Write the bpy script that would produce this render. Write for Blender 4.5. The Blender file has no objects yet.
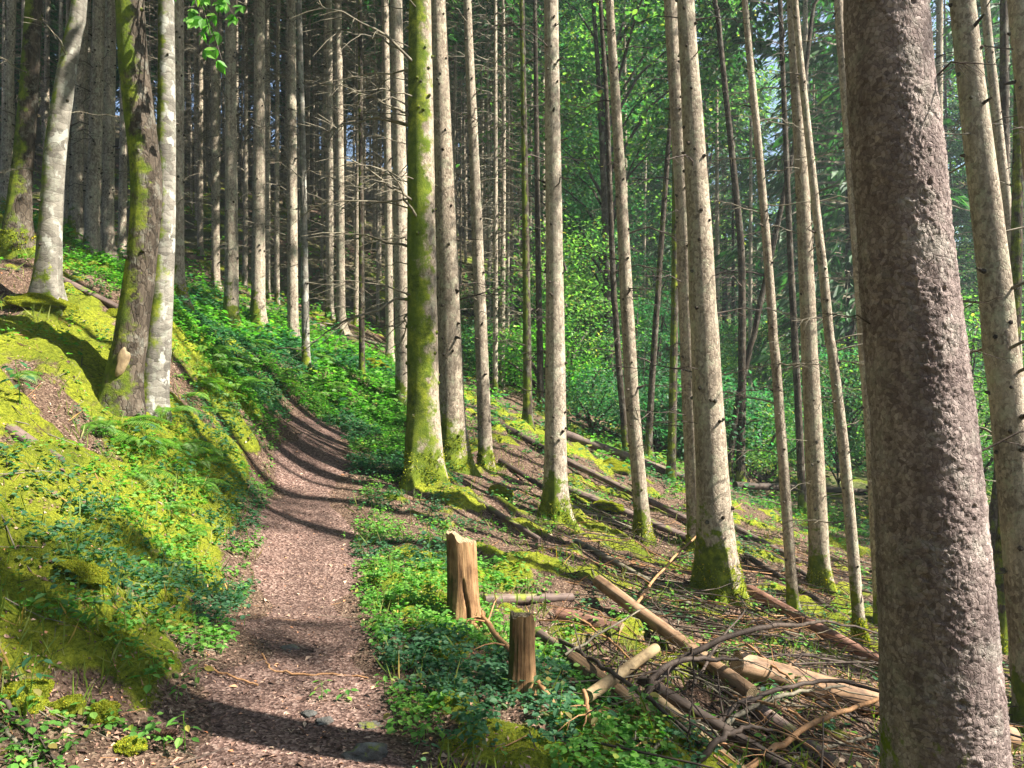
import bpy, math, random
import numpy as np
from mathutils import Vector, Matrix, Euler

# ------------------------------------------------------------------ camera, world, sun, exposure
S = bpy.context.scene
COL = S.collection
FPX = 773.0
CAMZ = 1.6
cd = bpy.data.cameras.new('camera')
cam = bpy.data.objects.new('camera', cd); COL.objects.link(cam)
cam.location = (0, 0, CAMZ); cam.rotation_euler = (math.radians(90), 0, 0)
cd.sensor_width = 36.0; cd.lens = FPX / 1024 * 36.0
cd.clip_start = 0.05; cd.clip_end = 1000
S.camera = cam
SUN_ELEV, SUN_AZ = 46.0, -14.0          # azimuth measured from +X towards +Y
W = bpy.data.worlds.new('World'); S.world = W; W.use_nodes = True
wn = W.node_tree
bg = wn.nodes['Background']
sky = wn.nodes.new('ShaderNodeTexSky'); sky.sky_type = 'NISHITA'; sky.sun_disc = False
sky.sun_elevation = math.radians(SUN_ELEV); sky.sun_rotation = math.radians(90 - SUN_AZ)
sky.altitude = 400; sky.dust_density = 1.5
wn.links.new(sky.outputs[0], bg.inputs[0]); bg.inputs[1].default_value = 0.052
sl = bpy.data.lights.new('sun', 'SUN'); sl.energy = 5.0; sl.angle = math.radians(0.5); sl.color = (1.0, 0.93, 0.82)
sun = bpy.data.objects.new('sun', sl); COL.objects.link(sun)
sd = Vector((math.cos(math.radians(SUN_AZ)) * math.cos(math.radians(SUN_ELEV)),
             math.sin(math.radians(SUN_AZ)) * math.cos(math.radians(SUN_ELEV)), math.sin(math.radians(SUN_ELEV))))
sun.rotation_euler = sd.to_track_quat('Z', 'Y').to_euler(); sun.location = (30, 10, 30)
S.view_settings.view_transform = 'Standard'; S.view_settings.look = 'None'
S.view_settings.exposure = 2.25; S.view_settings.gamma = 1.0; S.view_settings.use_curve_mapping = False
S.render.engine = 'CYCLES'
S.cycles.use_denoising = True; S.cycles.max_bounces = 6; S.cycles.diffuse_bounces = 3
S.cycles.transmission_bounces = 4; S.cycles.transparent_max_bounces = 4; S.cycles.volume_bounces = 0
S.cycles.sample_clamp_indirect = 8

rng = np.random.default_rng(7)
random.seed(7)

# ------------------------------------------------------------------ noise
def h3(ix, iy, iz, s=0):
    n = (ix.astype(np.int64) * 73856093) ^ (iy.astype(np.int64) * 19349663) ^ (iz.astype(np.int64) * 83492791) ^ (s * 2654435761)
    n = (n ^ (n >> 13)) * 1274126177 & 0x7fffffff
    n = (n ^ (n >> 16)) * 668265263 & 0x7fffffff
    return ((n ^ (n >> 15)) & 0xffffff) / float(0xffffff)
def vnoise(P, s=0):
    P = np.asarray(P, float)
    I = np.floor(P).astype(np.int64); F = P - I; F = F * F * (3 - 2 * F)
    out = 0
    for dx in (0, 1):
        for dy in (0, 1):
            for dz in (0, 1):
                w = (F[:, 0] if dx else 1 - F[:, 0]) * (F[:, 1] if dy else 1 - F[:, 1]) * (F[:, 2] if dz else 1 - F[:, 2])
                out = out + w * h3(I[:, 0] + dx, I[:, 1] + dy, I[:, 2] + dz, s)
    return out
def fbm(P, oct=4, s=0):
    P = np.asarray(P, float); a = .5; o = 0; t = 0
    for k in range(oct):
        o = o + a * vnoise(P * (2 ** k) + 17.3 * k, s + k); t += a; a *= .5
    return o / t
def worley(P, s=0):
    P = np.asarray(P, float); I = np.floor(P).astype(np.int64)
    f1 = np.full(len(P), 9.); f2 = np.full(len(P), 9.); idv = np.zeros(len(P))
    for dx in (-1, 0, 1):
        for dy in (-1, 0, 1):
            for dz in (-1, 0, 1):
                a, b, c = I[:, 0] + dx, I[:, 1] + dy, I[:, 2] + dz
                q = np.stack([a + h3(a, b, c, s + 1), b + h3(a, b, c, s + 2), c + h3(a, b, c, s + 3)], 1)
                d = np.sqrt(((P - q) ** 2).sum(1)); m = d < f1
                f2 = np.where(m, f1, np.minimum(f2, d)); idv = np.where(m, h3(a, b, c, s + 4), idv); f1 = np.where(m, d, f1)
    return f1, f2, idv
def sstep(a, b, x):
    t = np.clip((x - a) / (b - a), 0, 1); return t * t * (3 - 2 * t)
def P3(x, y, z=0.0):
    x = np.asarray(x, float); y = np.asarray(y, float)
    return np.stack([x, y, np.zeros_like(x) + z], 1)

# ------------------------------------------------------------------ terrain height
def px(u, v, d):
    return np.array([(u - 512) * d / FPX, d, CAMZ - (v - 384) * d / FPX])
CP = []
for u, v, d in [
    # trail
    (310, 768, 3.2), (298, 600, 5.7), (308, 500, 8.2), (315, 420, 11.6), (318, 398, 12.8), (240, 600, 5.6), (360, 600, 5.7), (420, 768, 3.2), (190, 768, 3.15),
    (270, 500, 8.2), (350, 500, 8.2),
    # bank on the uphill side
    (0, 768, 2.9), (0, 600, 3.7), (0, 450, 5.4), (0, 300, 8.2), (90, 500, 5.2), (150, 560, 5.2), (60, 640, 3.8), (120, 410, 7.0), (155, 392, 7.4), (210, 460, 7.6), (48, 300, 8.4), (15, 255, 9.5),
    (176, 305, 10), (107, 262, 14), (75, 248, 14), (232, 332, 13), (258, 334, 13.5), (292, 340, 14.5), (306, 362, 13), (216, 290, 18), (330, 322, 18), (240, 390, 10.8), (275, 370, 12),
    (0, 200, 25), (200, 250, 25), (300, 250, 28), (403, 400, 13.5), (380, 345, 18),
    # right of the trail
    (425, 481, 9.3), (452, 468, 10.5), (486, 464, 11.5), (556, 525, 9.5), (643, 545, 10), (697, 574, 9.6), (718, 598, 8), (793, 613, 8.5), (821, 590, 10), (861, 652, 7.5),
    (1003, 645, 9.5), (463, 612, 5.3), (520, 690, 4.3), (450, 768, 3.4), (600, 768, 3.7), (740, 768, 4.1), (735, 690, 4.9),
    # beyond
    (370, 290, 28), (480, 340, 28), (590, 310, 31), (550, 430, 15), (640, 470, 14), (650, 440, 18), (650, 330, 33), (690, 500, 13), (720, 480, 16), (740, 430, 25), (740, 350, 42),
    (820, 540, 13), (850, 510, 16), (850, 450, 28), (850, 380, 46), (1000, 560, 13), (1000, 490, 20), (1000, 410, 40)]:
    CP.append(px(u, v, d))
for p in [(1.62, 2.9, -.55), (3.9, 6, -1.0), (10, 8, -2.6), (20, 15, -4.2), (10, 0, -3.2), (-8, 3, 3.6), (-12, 10, 6.2), (0, -5, -.3), (-5, -5, 2.0), (5, -5, -2.0),
          (-60, 30, 24), (-60, 100, 38), (0, 100, 26), (60, 100, 15), (80, 30, -5), (40, -20, -13), (-40, -20, 17), (0, -30, -1), (0, 50, 10), (-20, 50, 16), (25, 60, 5.5),
          (-60, -30, 25), (80, -30, -24), (80, 100, 14), (120, 160, 30), (-120, 160, 60), (0, 170, 42), (60, 170, 32), (-120, -30, 45), (140, 0, -20)]:
    CP.append(np.array(p, float))
CP = np.array(CP)
def _tps():
    n = len(CP); X = CP[:, :2] / 10
    d = np.sqrt(((X[:, None] - X[None]) ** 2).sum(2)); K = np.where(d > 0, d * d * np.log(d + 1e-12), 0) + np.eye(n) * .0012
    Pm = np.concatenate([np.ones((n, 1)), X], 1)
    A = np.zeros((n + 3, n + 3)); A[:n, :n] = K; A[:n, n:] = Pm; A[n:, :n] = Pm.T
    return np.linalg.solve(A, np.concatenate([CP[:, 2], np.zeros(3)]))
TW = _tps()
def zbase(x, y):
    x = np.atleast_1d(np.asarray(x, float)); y = np.atleast_1d(np.asarray(y, float)); out = np.empty(len(x))
    C = CP[:, :2] / 10
    for i in range(0, len(x), 20000):
        a = x[i:i + 20000] / 10; b = y[i:i + 20000] / 10
        r2 = (a[:, None] - C[None, :, 0]) ** 2 + (b[:, None] - C[None, :, 1]) ** 2
        out[i:i + 20000] = (np.where(r2 > 1e-14, .5 * r2 * np.log(r2 + 1e-14), 0) @ TW[:-3]) + TW[-3] + TW[-2] * a + TW[-1] * b
    return out
# trail centre line and half width
TRAIL = np.array([(-.62, .2, .42), (-.78, 2.2, .42), (-.86, 3.2, .42), (-1.2, 4.5, .37), (-1.5, 5.7, .345), (-1.84, 7.0, .35), (-2.1, 8.2, .37), (-2.5, 9.9, .38), (-2.85, 11.6, .34), (-3.05, 12.8, .32), (-3.5, 14.2, .3)])
def trail_d(x, y):
    cx = np.interp(y, TRAIL[:, 1], TRAIL[:, 0]); w = np.interp(y, TRAIL[:, 1], TRAIL[:, 2])
    off = (x - cx) * .93
    off = np.where(y > 14.2, 9, off)
    off = np.where((y > 11.8) & (y <= 14.2) & (np.abs(off) < .5), np.sign(off + 1e-9) * (w + .12), off)
    return off, w
GPM = (-.06, 3.45)
def moss_mask(x, y):
    off, w = trail_d(x, y)
    n = fbm(P3(x * 1.1, y * 1.1), 4, 31); n2 = fbm(P3(x * 3.1, y * 3.1, 5), 3, 35)
    left = sstep(.02, .4, -off - w) * sstep(3.2, 4.2, y + .5 * (-off - w)) * (1 - (.12 + .24 * sstep(1.2, 2.2, -off)) * sstep(5.4, 6.6, y)) * (1 - sstep(9.5, 13, y)) * (1 - sstep(5.5, 8, -off))
    right = .72 * sstep(.05, .3, off - w) * (1 - sstep(4, 14, y)) * (1 - sstep(1.2, 3, off))
    far = .6 * sstep(.3, 1.5, np.abs(off)) * (1 - sstep(25, 60, y))
    reg = np.maximum(np.maximum(left * 1.06, right), far * .8)
    g0 = GPM; reg = np.maximum(reg, 1.25 * np.exp(-(((x - g0[0]) / .42) ** 2 + ((y - g0[1]) / .3) ** 2) ** 2))
    m = sstep(.44, .62, .5 * n + .5 * n2 + .38 * (reg - .58))
    return m * (reg > .02)
def zfull(x, y, detail=True):
    x = np.atleast_1d(np.asarray(x, float)); y = np.atleast_1d(np.asarray(y, float))
    z = zbase(x, y); off, w = trail_d(x, y)
    a = np.abs(off); onp = 1 - sstep(w * .8, w + .9, a)
    n = fbm(P3(x * .55, y * .55), 4, 3) - .5
    z = z + n * .42 * (1 - onp * .92)
    z = z + .04 * sstep(w + .05, w + .7, -off) * (1 - sstep(1.2, 3, -off)) * (y < 12)   # cut bank on the uphill edge
    if detail:
        m = moss_mask(x, y)
        wob = (fbm(P3(x * 2, y * 2, 3), 2, 8) - .5) * .8
        f1, f2, _ = worley(P3((x + wob) * 2.3, (y - wob) * 2.3), 5); f1b, _, _ = worley(P3(x * 5.6 + wob, y * 5.6), 9)
        f1c, _, _ = worley(P3(x * 12 + wob, y * 12), 10)
        z = z + m * (.15 * (1 - np.clip(f1, 0, 1)) + .07 * (1 - np.clip(f1b, 0, 1)) + .028 * (1 - np.clip(f1c, 0, 1)) - .06)
        z = z + (fbm(P3(x * 5, y * 5), 3, 11) - .5) * .09 * (1 - onp * .75)
        z = z + (fbm(P3(x * 16, y * 16), 2, 13) - .5) * .025 * (1 - onp * .55)
    return z
def zt(x, y): return float(zfull([x], [y])[0])
def gp(u, v, dmax=70):
    ds = np.concatenate([np.arange(2.4, 14, .02), np.arange(14, dmax, .1)])
    X = (u - 512) * ds / FPX; Z = CAMZ - (v - 384) * ds / FPX
    g = zfull(X, ds, False); k = np.argmax(Z <= g)
    if Z[k] > g[k]: k = len(ds) - 1
    return np.array([X[k], ds[k], g[k]])

# ------------------------------------------------------------------ mesh helpers
class MB:
    def __init__(s): s.V = []; s.F = []; s.M = []; s.n = 0; s.A = []
    def add(s, V, F, m=0, a=None):
        V = np.asarray(V, float).reshape(-1, 3); F = np.asarray(F, int)
        if len(V) == 0: return
        s.V.append(V); s.F.append((F + s.n)); s.M.append(np.full(len(F), m)); s.n += len(V)
        s.A.append(np.zeros(len(V)) if a is None else np.broadcast_to(a, (len(V),)))
    def mesh(s, name, mats, smooth=True, attr=None):
        me = bpy.data.meshes.new(name)
        V = np.concatenate(s.V) if s.V else np.zeros((0, 3))
        me.vertices.add(len(V)); me.vertices.foreach_set('co', V.astype(np.float32).ravel())
        lens = np.concatenate([np.full(len(f), f.shape[1]) for f in s.F]); idx = np.concatenate([f.ravel() for f in s.F])
        me.loops.add(len(idx)); me.loops.foreach_set('vertex_index', idx.astype(np.int32))
        me.polygons.add(len(lens)); st = np.concatenate([[0], np.cumsum(lens)[:-1]])
        me.polygons.foreach_set('loop_start', st.astype(np.int32))
        for m in (mats if isinstance(mats, (list, tuple)) else [mats]): me.materials.append(m)
        me.polygons.foreach_set('material_index', np.concatenate(s.M).astype(np.int32))
        me.polygons.foreach_set('use_smooth', np.full(len(lens), smooth))
        if attr:
            at = me.attributes.new(attr, 'FLOAT', 'POINT'); at.data.foreach_set('value', np.concatenate(s.A).astype(np.float32))
        me.update(calc_edges=True)
        return me
def quads_grid(nr, nc, wrap=False):
    r = np.arange(nr - 1)[:, None]; c = np.arange(nc if wrap else nc - 1)[None]
    c2 = (c + 1) % nc
    return np.stack([r * nc + c, r * nc + c2, (r + 1) * nc + c2, (r + 1) * nc + c], -1).reshape(-1, 4)
def tube(mb, pts, rad, k=6, m=0, cap=True, jitter=0, a=None):
    pts = np.asarray(pts, float); rad = np.asarray(rad, float); n = len(pts)
    T = np.gradient(pts, axis=0); T /= np.linalg.norm(T, axis=1)[:, None] + 1e-9
    up = np.array([0, 0, 1.]) if abs(T[:, 2]).mean() < .8 else np.array([1., 0, 0])
    A = np.cross(T, up); A /= np.linalg.norm(A, axis=1)[:, None] + 1e-9; B = np.cross(T, A)
    th = np.arange(k) / k * 2 * math.pi
    R = rad[:, None] * (1 + (jitter * (rng.random((n, k)) - .5) if jitter else 0))
    V = pts[:, None] + A[:, None] * (np.cos(th)[None] * R)[..., None] + B[:, None] * (np.sin(th)[None] * R)[..., None]
    mb.add(V.reshape(-1, 3), quads_grid(n, k, True), m, a)
    if cap:
        for e, fl in ((0, 1), (n - 1, -1)):
            ring = V[e]; c = ring.mean(0)
            Vc = np.concatenate([ring, c[None]])
            F = np.stack([np.arange(k), (np.arange(k) + 1) % k, np.full(k, k)], 1)[:, ::fl]
            mb.add(Vc, F, m, a)
def cards(mb, P, D, N, L, Wd, m=0, fold=.15, mid=.45, six=False):
    """leaf shapes: six-point folded lozenges"""
    P = np.asarray(P, float); n = len(P)
    D = D / (np.linalg.norm(D, axis=1)[:, None] + 1e-9); Sd = np.cross(D, N); Sd /= np.linalg.norm(Sd, axis=1)[:, None] + 1e-9
    Nn = np.cross(Sd, D); L = np.broadcast_to(L, (n,))[:, None]; Wd = np.broadcast_to(Wd, (n,))[:, None]
    lift = Nn * Wd * fold
    if six:
        fw = lambda f, w, s: P + D * L * f + Sd * Wd * (.5 * w * s) + lift * w - Nn * L * .12 * f * f
        V = np.stack([P, fw(.22, .72, -1), fw(.58, .92, -1), fw(1, 0, 1), fw(.58, .92, 1), fw(.22, .72, 1)], 1)
        b = np.arange(n)[:, None] * 6; F = np.concatenate([b + np.array([0, 3, 2, 1]), b + np.array([0, 5, 4, 3])], 0)
        mb.add(V.reshape(-1, 3), F, m); return
    V = np.stack([P, P + D * L * mid - Sd * Wd * .5 + lift, P + D * L - Nn * L * .12, P + D * L * mid + Sd * Wd * .5 + lift], 1)
    b = np.arange(n)[:, None] * 4
    F = np.concatenate([b + np.array([0, 2, 1]), b + np.array([0, 3, 2])], 0)
    mb.add(V.reshape(-1, 3), F, m)
def unit(v): return v / (np.linalg.norm(v, axis=-1, keepdims=True) + 1e-9)

def link(name, me, parent=None, loc=(0, 0, 0), rot=(0, 0, 0), sc=1):
    o = bpy.data.objects.new(name, me); COL.objects.link(o)
    o.location = loc; o.rotation_euler = rot
    o.scale = (sc, sc, sc) if not hasattr(sc, '__len__') else sc
    if parent is not None: o.parent = parent
    return o
def tag(o, label=None, cat=None, group=None, kind=None):
    if label: o['label'] = label
    if cat: o['category'] = cat
    if group: o['group'] = group
    if kind: o['kind'] = kind
    return o
def thing(name, label, cat, loc=(0, 0, 0), rot=(0, 0, 0), sc=1, group=None):
    return tag(link(name, None, None, loc, rot, sc), label, cat, group)
def copy_thing(root, loc, rotz, sc, label=None, group=None):
    r = root.copy(); COL.objects.link(r); r.location = loc; r.rotation_euler = (0, 0, rotz); r.scale = (sc, sc, sc)
    if label: r['label'] = label
    if group: r['group'] = group
    for ch in [c for c in KIDS.get(root.name, [])]:
        c = ch.copy(); COL.objects.link(c); c.parent = r
    return r
KIDS = {}

# ------------------------------------------------------------------ materials
class Mat:
    def __init__(s, name):
        s.m = bpy.data.materials.new(name); s.m.use_nodes = True; s.t = s.m.node_tree
        s.t.nodes.clear(); s.out = s.n('ShaderNodeOutputMaterial')
    def n(s, t, **k):
        x = s.t.nodes.new(t)
        for a, b in k.items(): setattr(x, a, b)
        return x
    def l(s, a, b): s.t.links.new(a, b)
    def put(s, sock, v):
        if hasattr(v, 'links'): s.l(v, sock)
        elif isinstance(v, (tuple, list)): sock.default_value = tuple(v) + ((1,) if len(v) == 3 and len(sock.default_value) == 4 else ())
        else: sock.default_value = v
    def coord(s, which='Object', scale=(1, 1, 1), rnd=True):
        c = s.n('ShaderNodeTexCoord').outputs[which]; mp = s.n('ShaderNodeMapping'); s.l(c, mp.inputs[0]); mp.inputs['Scale'].default_value = scale
        if rnd:
            o = s.n('ShaderNodeObjectInfo'); mm = s.n('ShaderNodeVectorMath', operation='SCALE'); cb = s.n('ShaderNodeCombineXYZ')
            for i in range(3): s.l(o.outputs['Random'], cb.inputs[i])
            s.l(cb.outputs[0], mm.inputs[0]); mm.inputs[3].default_value = 37.; s.l(mm.outputs[0], mp.inputs['Location'])
        return mp.outputs[0]
    def noise(s, vec, scale, detail=5, rough=.6, dist=0, col=False):
        x = s.n('ShaderNodeTexNoise'); s.l(vec, x.inputs['Vector']); x.inputs['Scale'].default_value = scale
        x.inputs['Detail'].default_value = detail; x.inputs['Roughness'].default_value = rough; x.inputs['Distortion'].default_value = dist
        return x.outputs['Color' if col else 0]
    def voro(s, vec, scale, feat='F1', out='Distance', rand=1):
        x = s.n('ShaderNodeTexVoronoi', feature=feat); s.l(vec, x.inputs['Vector']); x.inputs['Scale'].default_value = scale; x.inputs['Randomness'].default_value = rand
        return x.outputs[out]
    def ramp(s, f, stops, interp='LINEAR'):
        r = s.n('ShaderNodeValToRGB'); s.put(r.inputs[0], f); r.color_ramp.interpolation = interp
        while len(r.color_ramp.elements) < len(stops): r.color_ramp.elements.new(.5)
        for e, (p, c) in zip(r.color_ramp.elements, stops):
            e.position = p; e.color = (c, c, c, 1) if not hasattr(c, '__len__') else tuple(c) + (1,)
        return r.outputs[0]
    def mix(s, f, a, b, mode='MIX'):
        x = s.n('ShaderNodeMix', data_type='RGBA', blend_type=mode)
        s.put(x.inputs[0], f); s.put(x.inputs[6], a); s.put(x.inputs[7], b); return x.outputs[2]
    def math(s, op, a, b=0., c=0., clamp=False):
        x = s.n('ShaderNodeMath', operation=op, use_clamp=clamp); s.put(x.inputs[0], a); s.put(x.inputs[1], b); s.put(x.inputs[2], c); return x.outputs[0]
    def attr(s, name, kind='GEOMETRY'):
        x = s.n('ShaderNodeAttribute', attribute_type=kind); x.attribute_name = name; return x.outputs['Fac']
    def bump(s, h, strength=.5, dist=.02, normal=None):
        x = s.n('ShaderNodeBump'); s.l(h, x.inputs['Height']); x.inputs['Strength'].default_value = strength; x.inputs['Distance'].default_value = dist
        if normal is not None: s.l(normal, x.inputs['Normal'])
        return x.outputs[0]
    def bsdf(s, col, rough=.9, normal=None, spec=.2):
        b = s.n('ShaderNodeBsdfPrincipled'); s.put(b.inputs['Base Color'], col); s.put(b.inputs['Roughness'], rough); b.inputs['Specular IOR Level'].default_value = spec
        if normal is not None: s.l(normal, b.inputs['Normal'])
        s.l(b.outputs[0], s.out.inputs[0]); return b
    def geo(s, o): return s.n('ShaderNodeNewGeometry').outputs[o]
    def sep(s, v, i):
        x = s.n('ShaderNodeSeparateXYZ'); s.l(v, x.inputs[0]); return x.outputs[i]

def moss_color(M, vec):
    f = M.noise(vec, 9, 6, .7); g = M.noise(vec, 2.2, 3, .5)
    c = M.ramp(f, [(.32, (.02, .032, .006)), (.48, (.09, .12, .012)), (.66, (.24, .27, .024))])
    return M.mix(M.ramp(g, [(.35, 0.), (.65, .75)]), c, (.085, .13, .014))
def bark_mat(name, stops, flake=26., flat=.45, bump=.6, lichen=(.42, .43, .36), lich_amt=.35, dark=.55, patches=None, blot=None):
    M = Mat(name); v = M.coord('Object', (1, 1, 1)); vf = M.coord('Object', (1, 1, flat))
    vd = M.n('ShaderNodeVectorMath', operation='ADD'); M.l(vf, vd.inputs[0])
    sc = M.n('ShaderNodeVectorMath', operation='SCALE'); M.l(M.noise(v, 14, 3, .5, col=True), sc.inputs[0]); sc.inputs[3].default_value = .05; M.l(sc.outputs[0], vd.inputs[1])
    vf = vd.outputs[0]
    plate = M.voro(vf, flake, 'F1', 'Color'); edge = M.voro(vf, flake, 'DISTANCE_TO_EDGE')
    big = M.noise(v, 2.4, 5, .6); fine = M.noise(vf, 60, 5, .7); strk = M.noise(M.coord('Object', (9, 9, .5)), 2.0, 4, .6)
    t = M.math('ADD', M.math('MULTIPLY', big, .5), M.math('MULTIPLY', fine, .5)); t = M.math('ADD', t, M.math('MULTIPLY', M.math('SUBTRACT', M.sep(plate, 0), .5), .28))
    col = M.ramp(t, stops)
    col = M.mix(M.ramp(strk, [(.42, .0), (.66, .45)]), col, tuple(x * .62 for x in stops[0][1]))
    col = M.mix(M.ramp(edge, [(.0, dark), (.09, 0.)]), col, tuple(x * .5 for x in stops[0][1]))
    col = M.mix(M.math('MULTIPLY', M.ramp(M.noise(v, 7, 6, .75), [(.52, 0.), (.62, 1.)]), lich_amt), col, lichen)
    if patches:
        p = M.ramp(M.noise(M.coord('Object', (1, 1, .7)), 8, 4, .55), [(.56, 0.), (.6, 1.)]); col = M.mix(p, col, patches)
    if blot: col = M.mix(M.math('MULTIPLY', M.ramp(M.noise(M.coord('Object', (1, 1, .6)), 5.5, 6, .7), [(.5, 0.), (.64, 1.)]), .5), col, blot)
    tint = M.n('ShaderNodeObjectInfo').outputs['Random']
    col = M.mix(M.math('MULTIPLY', tint, .35), col, (.55, .5, .42), 'MULTIPLY')
    # moss: a sleeve round the foot and a strip on the uphill side
    gn = M.geo('Normal'); side = M.math('SUBTRACT', M.math('MULTIPLY', M.sep(gn, 0), -.75), M.math('MULTIPLY', M.sep(gn, 1), .45))
    h = M.sep(M.n('ShaderNodeTexCoord').outputs['Object'], 2)
    nz = M.math('SUBTRACT', M.noise(v, 5.5, 6, .7), .5)
    foot = M.math('SUBTRACT', M.math('MULTIPLY', M.attr('foot_moss', 'OBJECT'), 1.0), h)
    m1 = M.math('ADD', M.math('MULTIPLY', foot, 1.2), M.math('MULTIPLY', nz, 2.9)); m1 = M.math('ADD', m1, M.math('MULTIPLY', side, .45))
    m2 = M.math('ADD', M.math('ADD', M.math('SUBTRACT', M.math('MULTIPLY', M.attr('side_moss', 'OBJECT'), 1.3), 1.), M.math('MULTIPLY', side, .45)), M.math('MULTIPLY', nz, 2.0))
    mk = M.math('MAXIMUM', M.ramp(m1, [(.0, 0.), (.22, 1.)]), M.ramp(m2, [(.0, 0.), (.25, 1.)]))
    col = M.mix(mk, col, moss_color(M, v))
    hgt = M.math('ADD', M.math('MULTIPLY', M.ramp(edge, [(0., 0.), (.12, 1.)]), .5), M.math('MULTIPLY', fine, .8))
    hgt = M.math('ADD', hgt, M.math('MULTIPLY', M.sep(plate, 1), .5))
    mh = M.noise(v, 55, 4, .8)
    hm = M.n('ShaderNodeMix', data_type='FLOAT'); M.l(mk, hm.inputs[0]); M.l(hgt, hm.inputs[2]); M.l(M.math('MULTIPLY', mh, 2.2), hm.inputs[3])
    M.bsdf(col, .92, M.bump(hm.outputs[0], bump, .012), .12)
    return M.m
def leaf_mat(name, c0, c1, c2, trans=.45, rough=.45, spec=.35, tint=(.8, 1.0, .25)):
    M = Mat(name); r = M.geo('Random Per Island'); o = M.n('ShaderNodeObjectInfo').outputs['Random']
    col = M.ramp(r, [(0., c0), (.5, c1), (.94, c2), (.97, (c2[0] * 2., c2[1] * 1.15, c2[2])), (1., (.30, .21, .07) if trans > .35 else c2)])
    col = M.mix(M.math('MULTIPLY', o, .4), col, tuple(x * .5 for x in c1))
    b = M.n('ShaderNodeBsdfPrincipled'); M.l(col, b.inputs['Base Color']); b.inputs['Roughness'].default_value = rough; b.inputs['Specular IOR Level'].default_value = spec
    tr = M.n('ShaderNodeBsdfTranslucent'); M.l(M.mix(1., M.mix(.5, col, (1, 1, 1), 'ADD') if False else col, tuple(2.4 * x for x in tint), 'MULTIPLY'), tr.inputs[0])
    mx = M.n('ShaderNodeMixShader'); mx.inputs[0].default_value = trans; M.l(b.outputs[0], mx.inputs[1]); M.l(tr.outputs[0], mx.inputs[2]); M.l(mx.outputs[0], M.out.inputs[0])
    return M.m
def wood_mat(name, stops, rough=.7, bump=.3, ring=False, axis_scale=(30, 30, 1.2), moss=False):
    M = Mat(name); v = M.coord('Object', axis_scale); n = M.noise(v, 1.2, 6, .65); g = M.noise(M.coord('Object'), 5, 4, .6)
    t = M.math('ADD', M.math('MULTIPLY', n, .55), M.math('MULTIPLY', g, .45))
    col = M.ramp(t, stops); d = M.noise(M.coord('Object', (2, 2, 1)), 6, 5, .7)
    col = M.mix(M.ramp(d, [(.48, 0.), (.66, .75)]), col, tuple(x * .55 for x in stops[0][1]))
    if moss: col = M.mix(M.ramp(M.math('ADD', M.noise(M.coord('Object'), 4.5, 5, .65), M.math('MULTIPLY', M.sep(M.geo('Normal'), 2), .12)), [(.6, 0.), (.68, .9)]), col, moss_color(M, M.coord('Object')))
    M.bsdf(col, rough, M.bump(n, bump, .01), .2)
    return M.m
MT = {}
MT['spruce'] = bark_mat('bark_spruce', [(.3, (.14, .112, .085)), (.5, (.34, .285, .222)), (.72, (.50, .435, .345))], 46, .6, .6, dark=.28, lichen=(.40, .42, .30), lich_amt=.5)
MT['big'] = bark_mat('bark_big_spruce', [(.28, (.095, .072, .068)), (.5, (.23, .182, .168)), (.75, (.40, .335, .31))], 62, .9, .5, lich_amt=.2, dark=.5, blot=(.075, .05, .048))
MT['birch'] = bark_mat('bark_pale', [(.3, (.09, .082, .07)), (.5, (.19, .175, .148)), (.75, (.29, .27, .23))], 9, 2.2, .3, lichen=(.27, .28, .23), lich_amt=.5, dark=.25, patches=(.30, .30, .265))
MT['dark'] = bark_mat('bark_dark', [(.3, (.022, .018, .013)), (.5, (.06, .047, .035)), (.75, (.13, .105, .08))], 22, .3, .7, lich_amt=.2)
MT['twig'] = wood_mat('dead_twig', [(.3, (.07, .055, .04)), (.6, (.19, .17, .12)), (.8, (.30, .29, .21))])
MT['twigdark'] = wood_mat('dark_branch', [(.3, (.02, .014, .011)), (.55, (.062, .045, .035)), (.8, (.16, .125, .10))])
MT['twigtan'] = wood_mat('tan_stick', [(.3, (.16, .08, .035)), (.55, (.33, .18, .085)), (.8, (.45, .3, .17))])
MT['peeled'] = wood_mat('peeled_wood', [(.32, (.07, .04, .025)), (.48, (.19, .115, .065)), (.64, (.33, .22, .14)), (.85, (.46, .36, .27))])
MT['stump'] = wood_mat('stump_wood', [(.33, (.03, .02, .012)), (.5, (.15, .095, .05)), (.72, (.33, .24, .14))], bump=.9)
MT['logbark'] = wood_mat('log_bark', [(.3, (.05, .035, .03)), (.55, (.14, .10, .085)), (.8, (.30, .25, .2))], bump=.9, moss=True)
MT['logred'] = wood_mat('log_red', [(.3, (.07, .035, .025)), (.55, (.19, .10, .07)), (.8, (.36, .23, .17))], bump=.8)
MT['cut'] = wood_mat('cut_wood', [(.3, (.12, .08, .045)), (.55, (.27, .20, .11)), (.8, (.44, .35, .23))], axis_scale=(9, 9, 9))
def cut_mat():
    M = Mat('cut_face'); v = M.coord('Object', (1, 1, 0), rnd=False); w = M.n('ShaderNodeTexWave', wave_type='RINGS', rings_direction='SPHERICAL'); M.l(v, w.inputs[0]); w.inputs['Scale'].default_value = 28; w.inputs['Distortion'].default_value = 1.6; w.inputs['Detail Scale'].default_value = 2.
    n = M.noise(M.coord('Object'), 14, 5, .7); t = M.math('ADD', M.math('MULTIPLY', w.outputs['Fac'], .4), M.math('MULTIPLY', n, .6)); c = M.ramp(t, [(.25, (.07, .045, .026)), (.5, (.22, .16, .09)), (.75, (.38, .30, .19))])
    M.bsdf(c, .85, M.bump(t, .5, .006), .15); return M.m
MT['cutface'] = cut_mat()
MT['conifer'] = leaf_mat('conifer_needles', (.015, .05, .02), (.035, .095, .04), (.075, .155, .06), .35, .55, .2, (.6, 1, .4))
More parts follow.
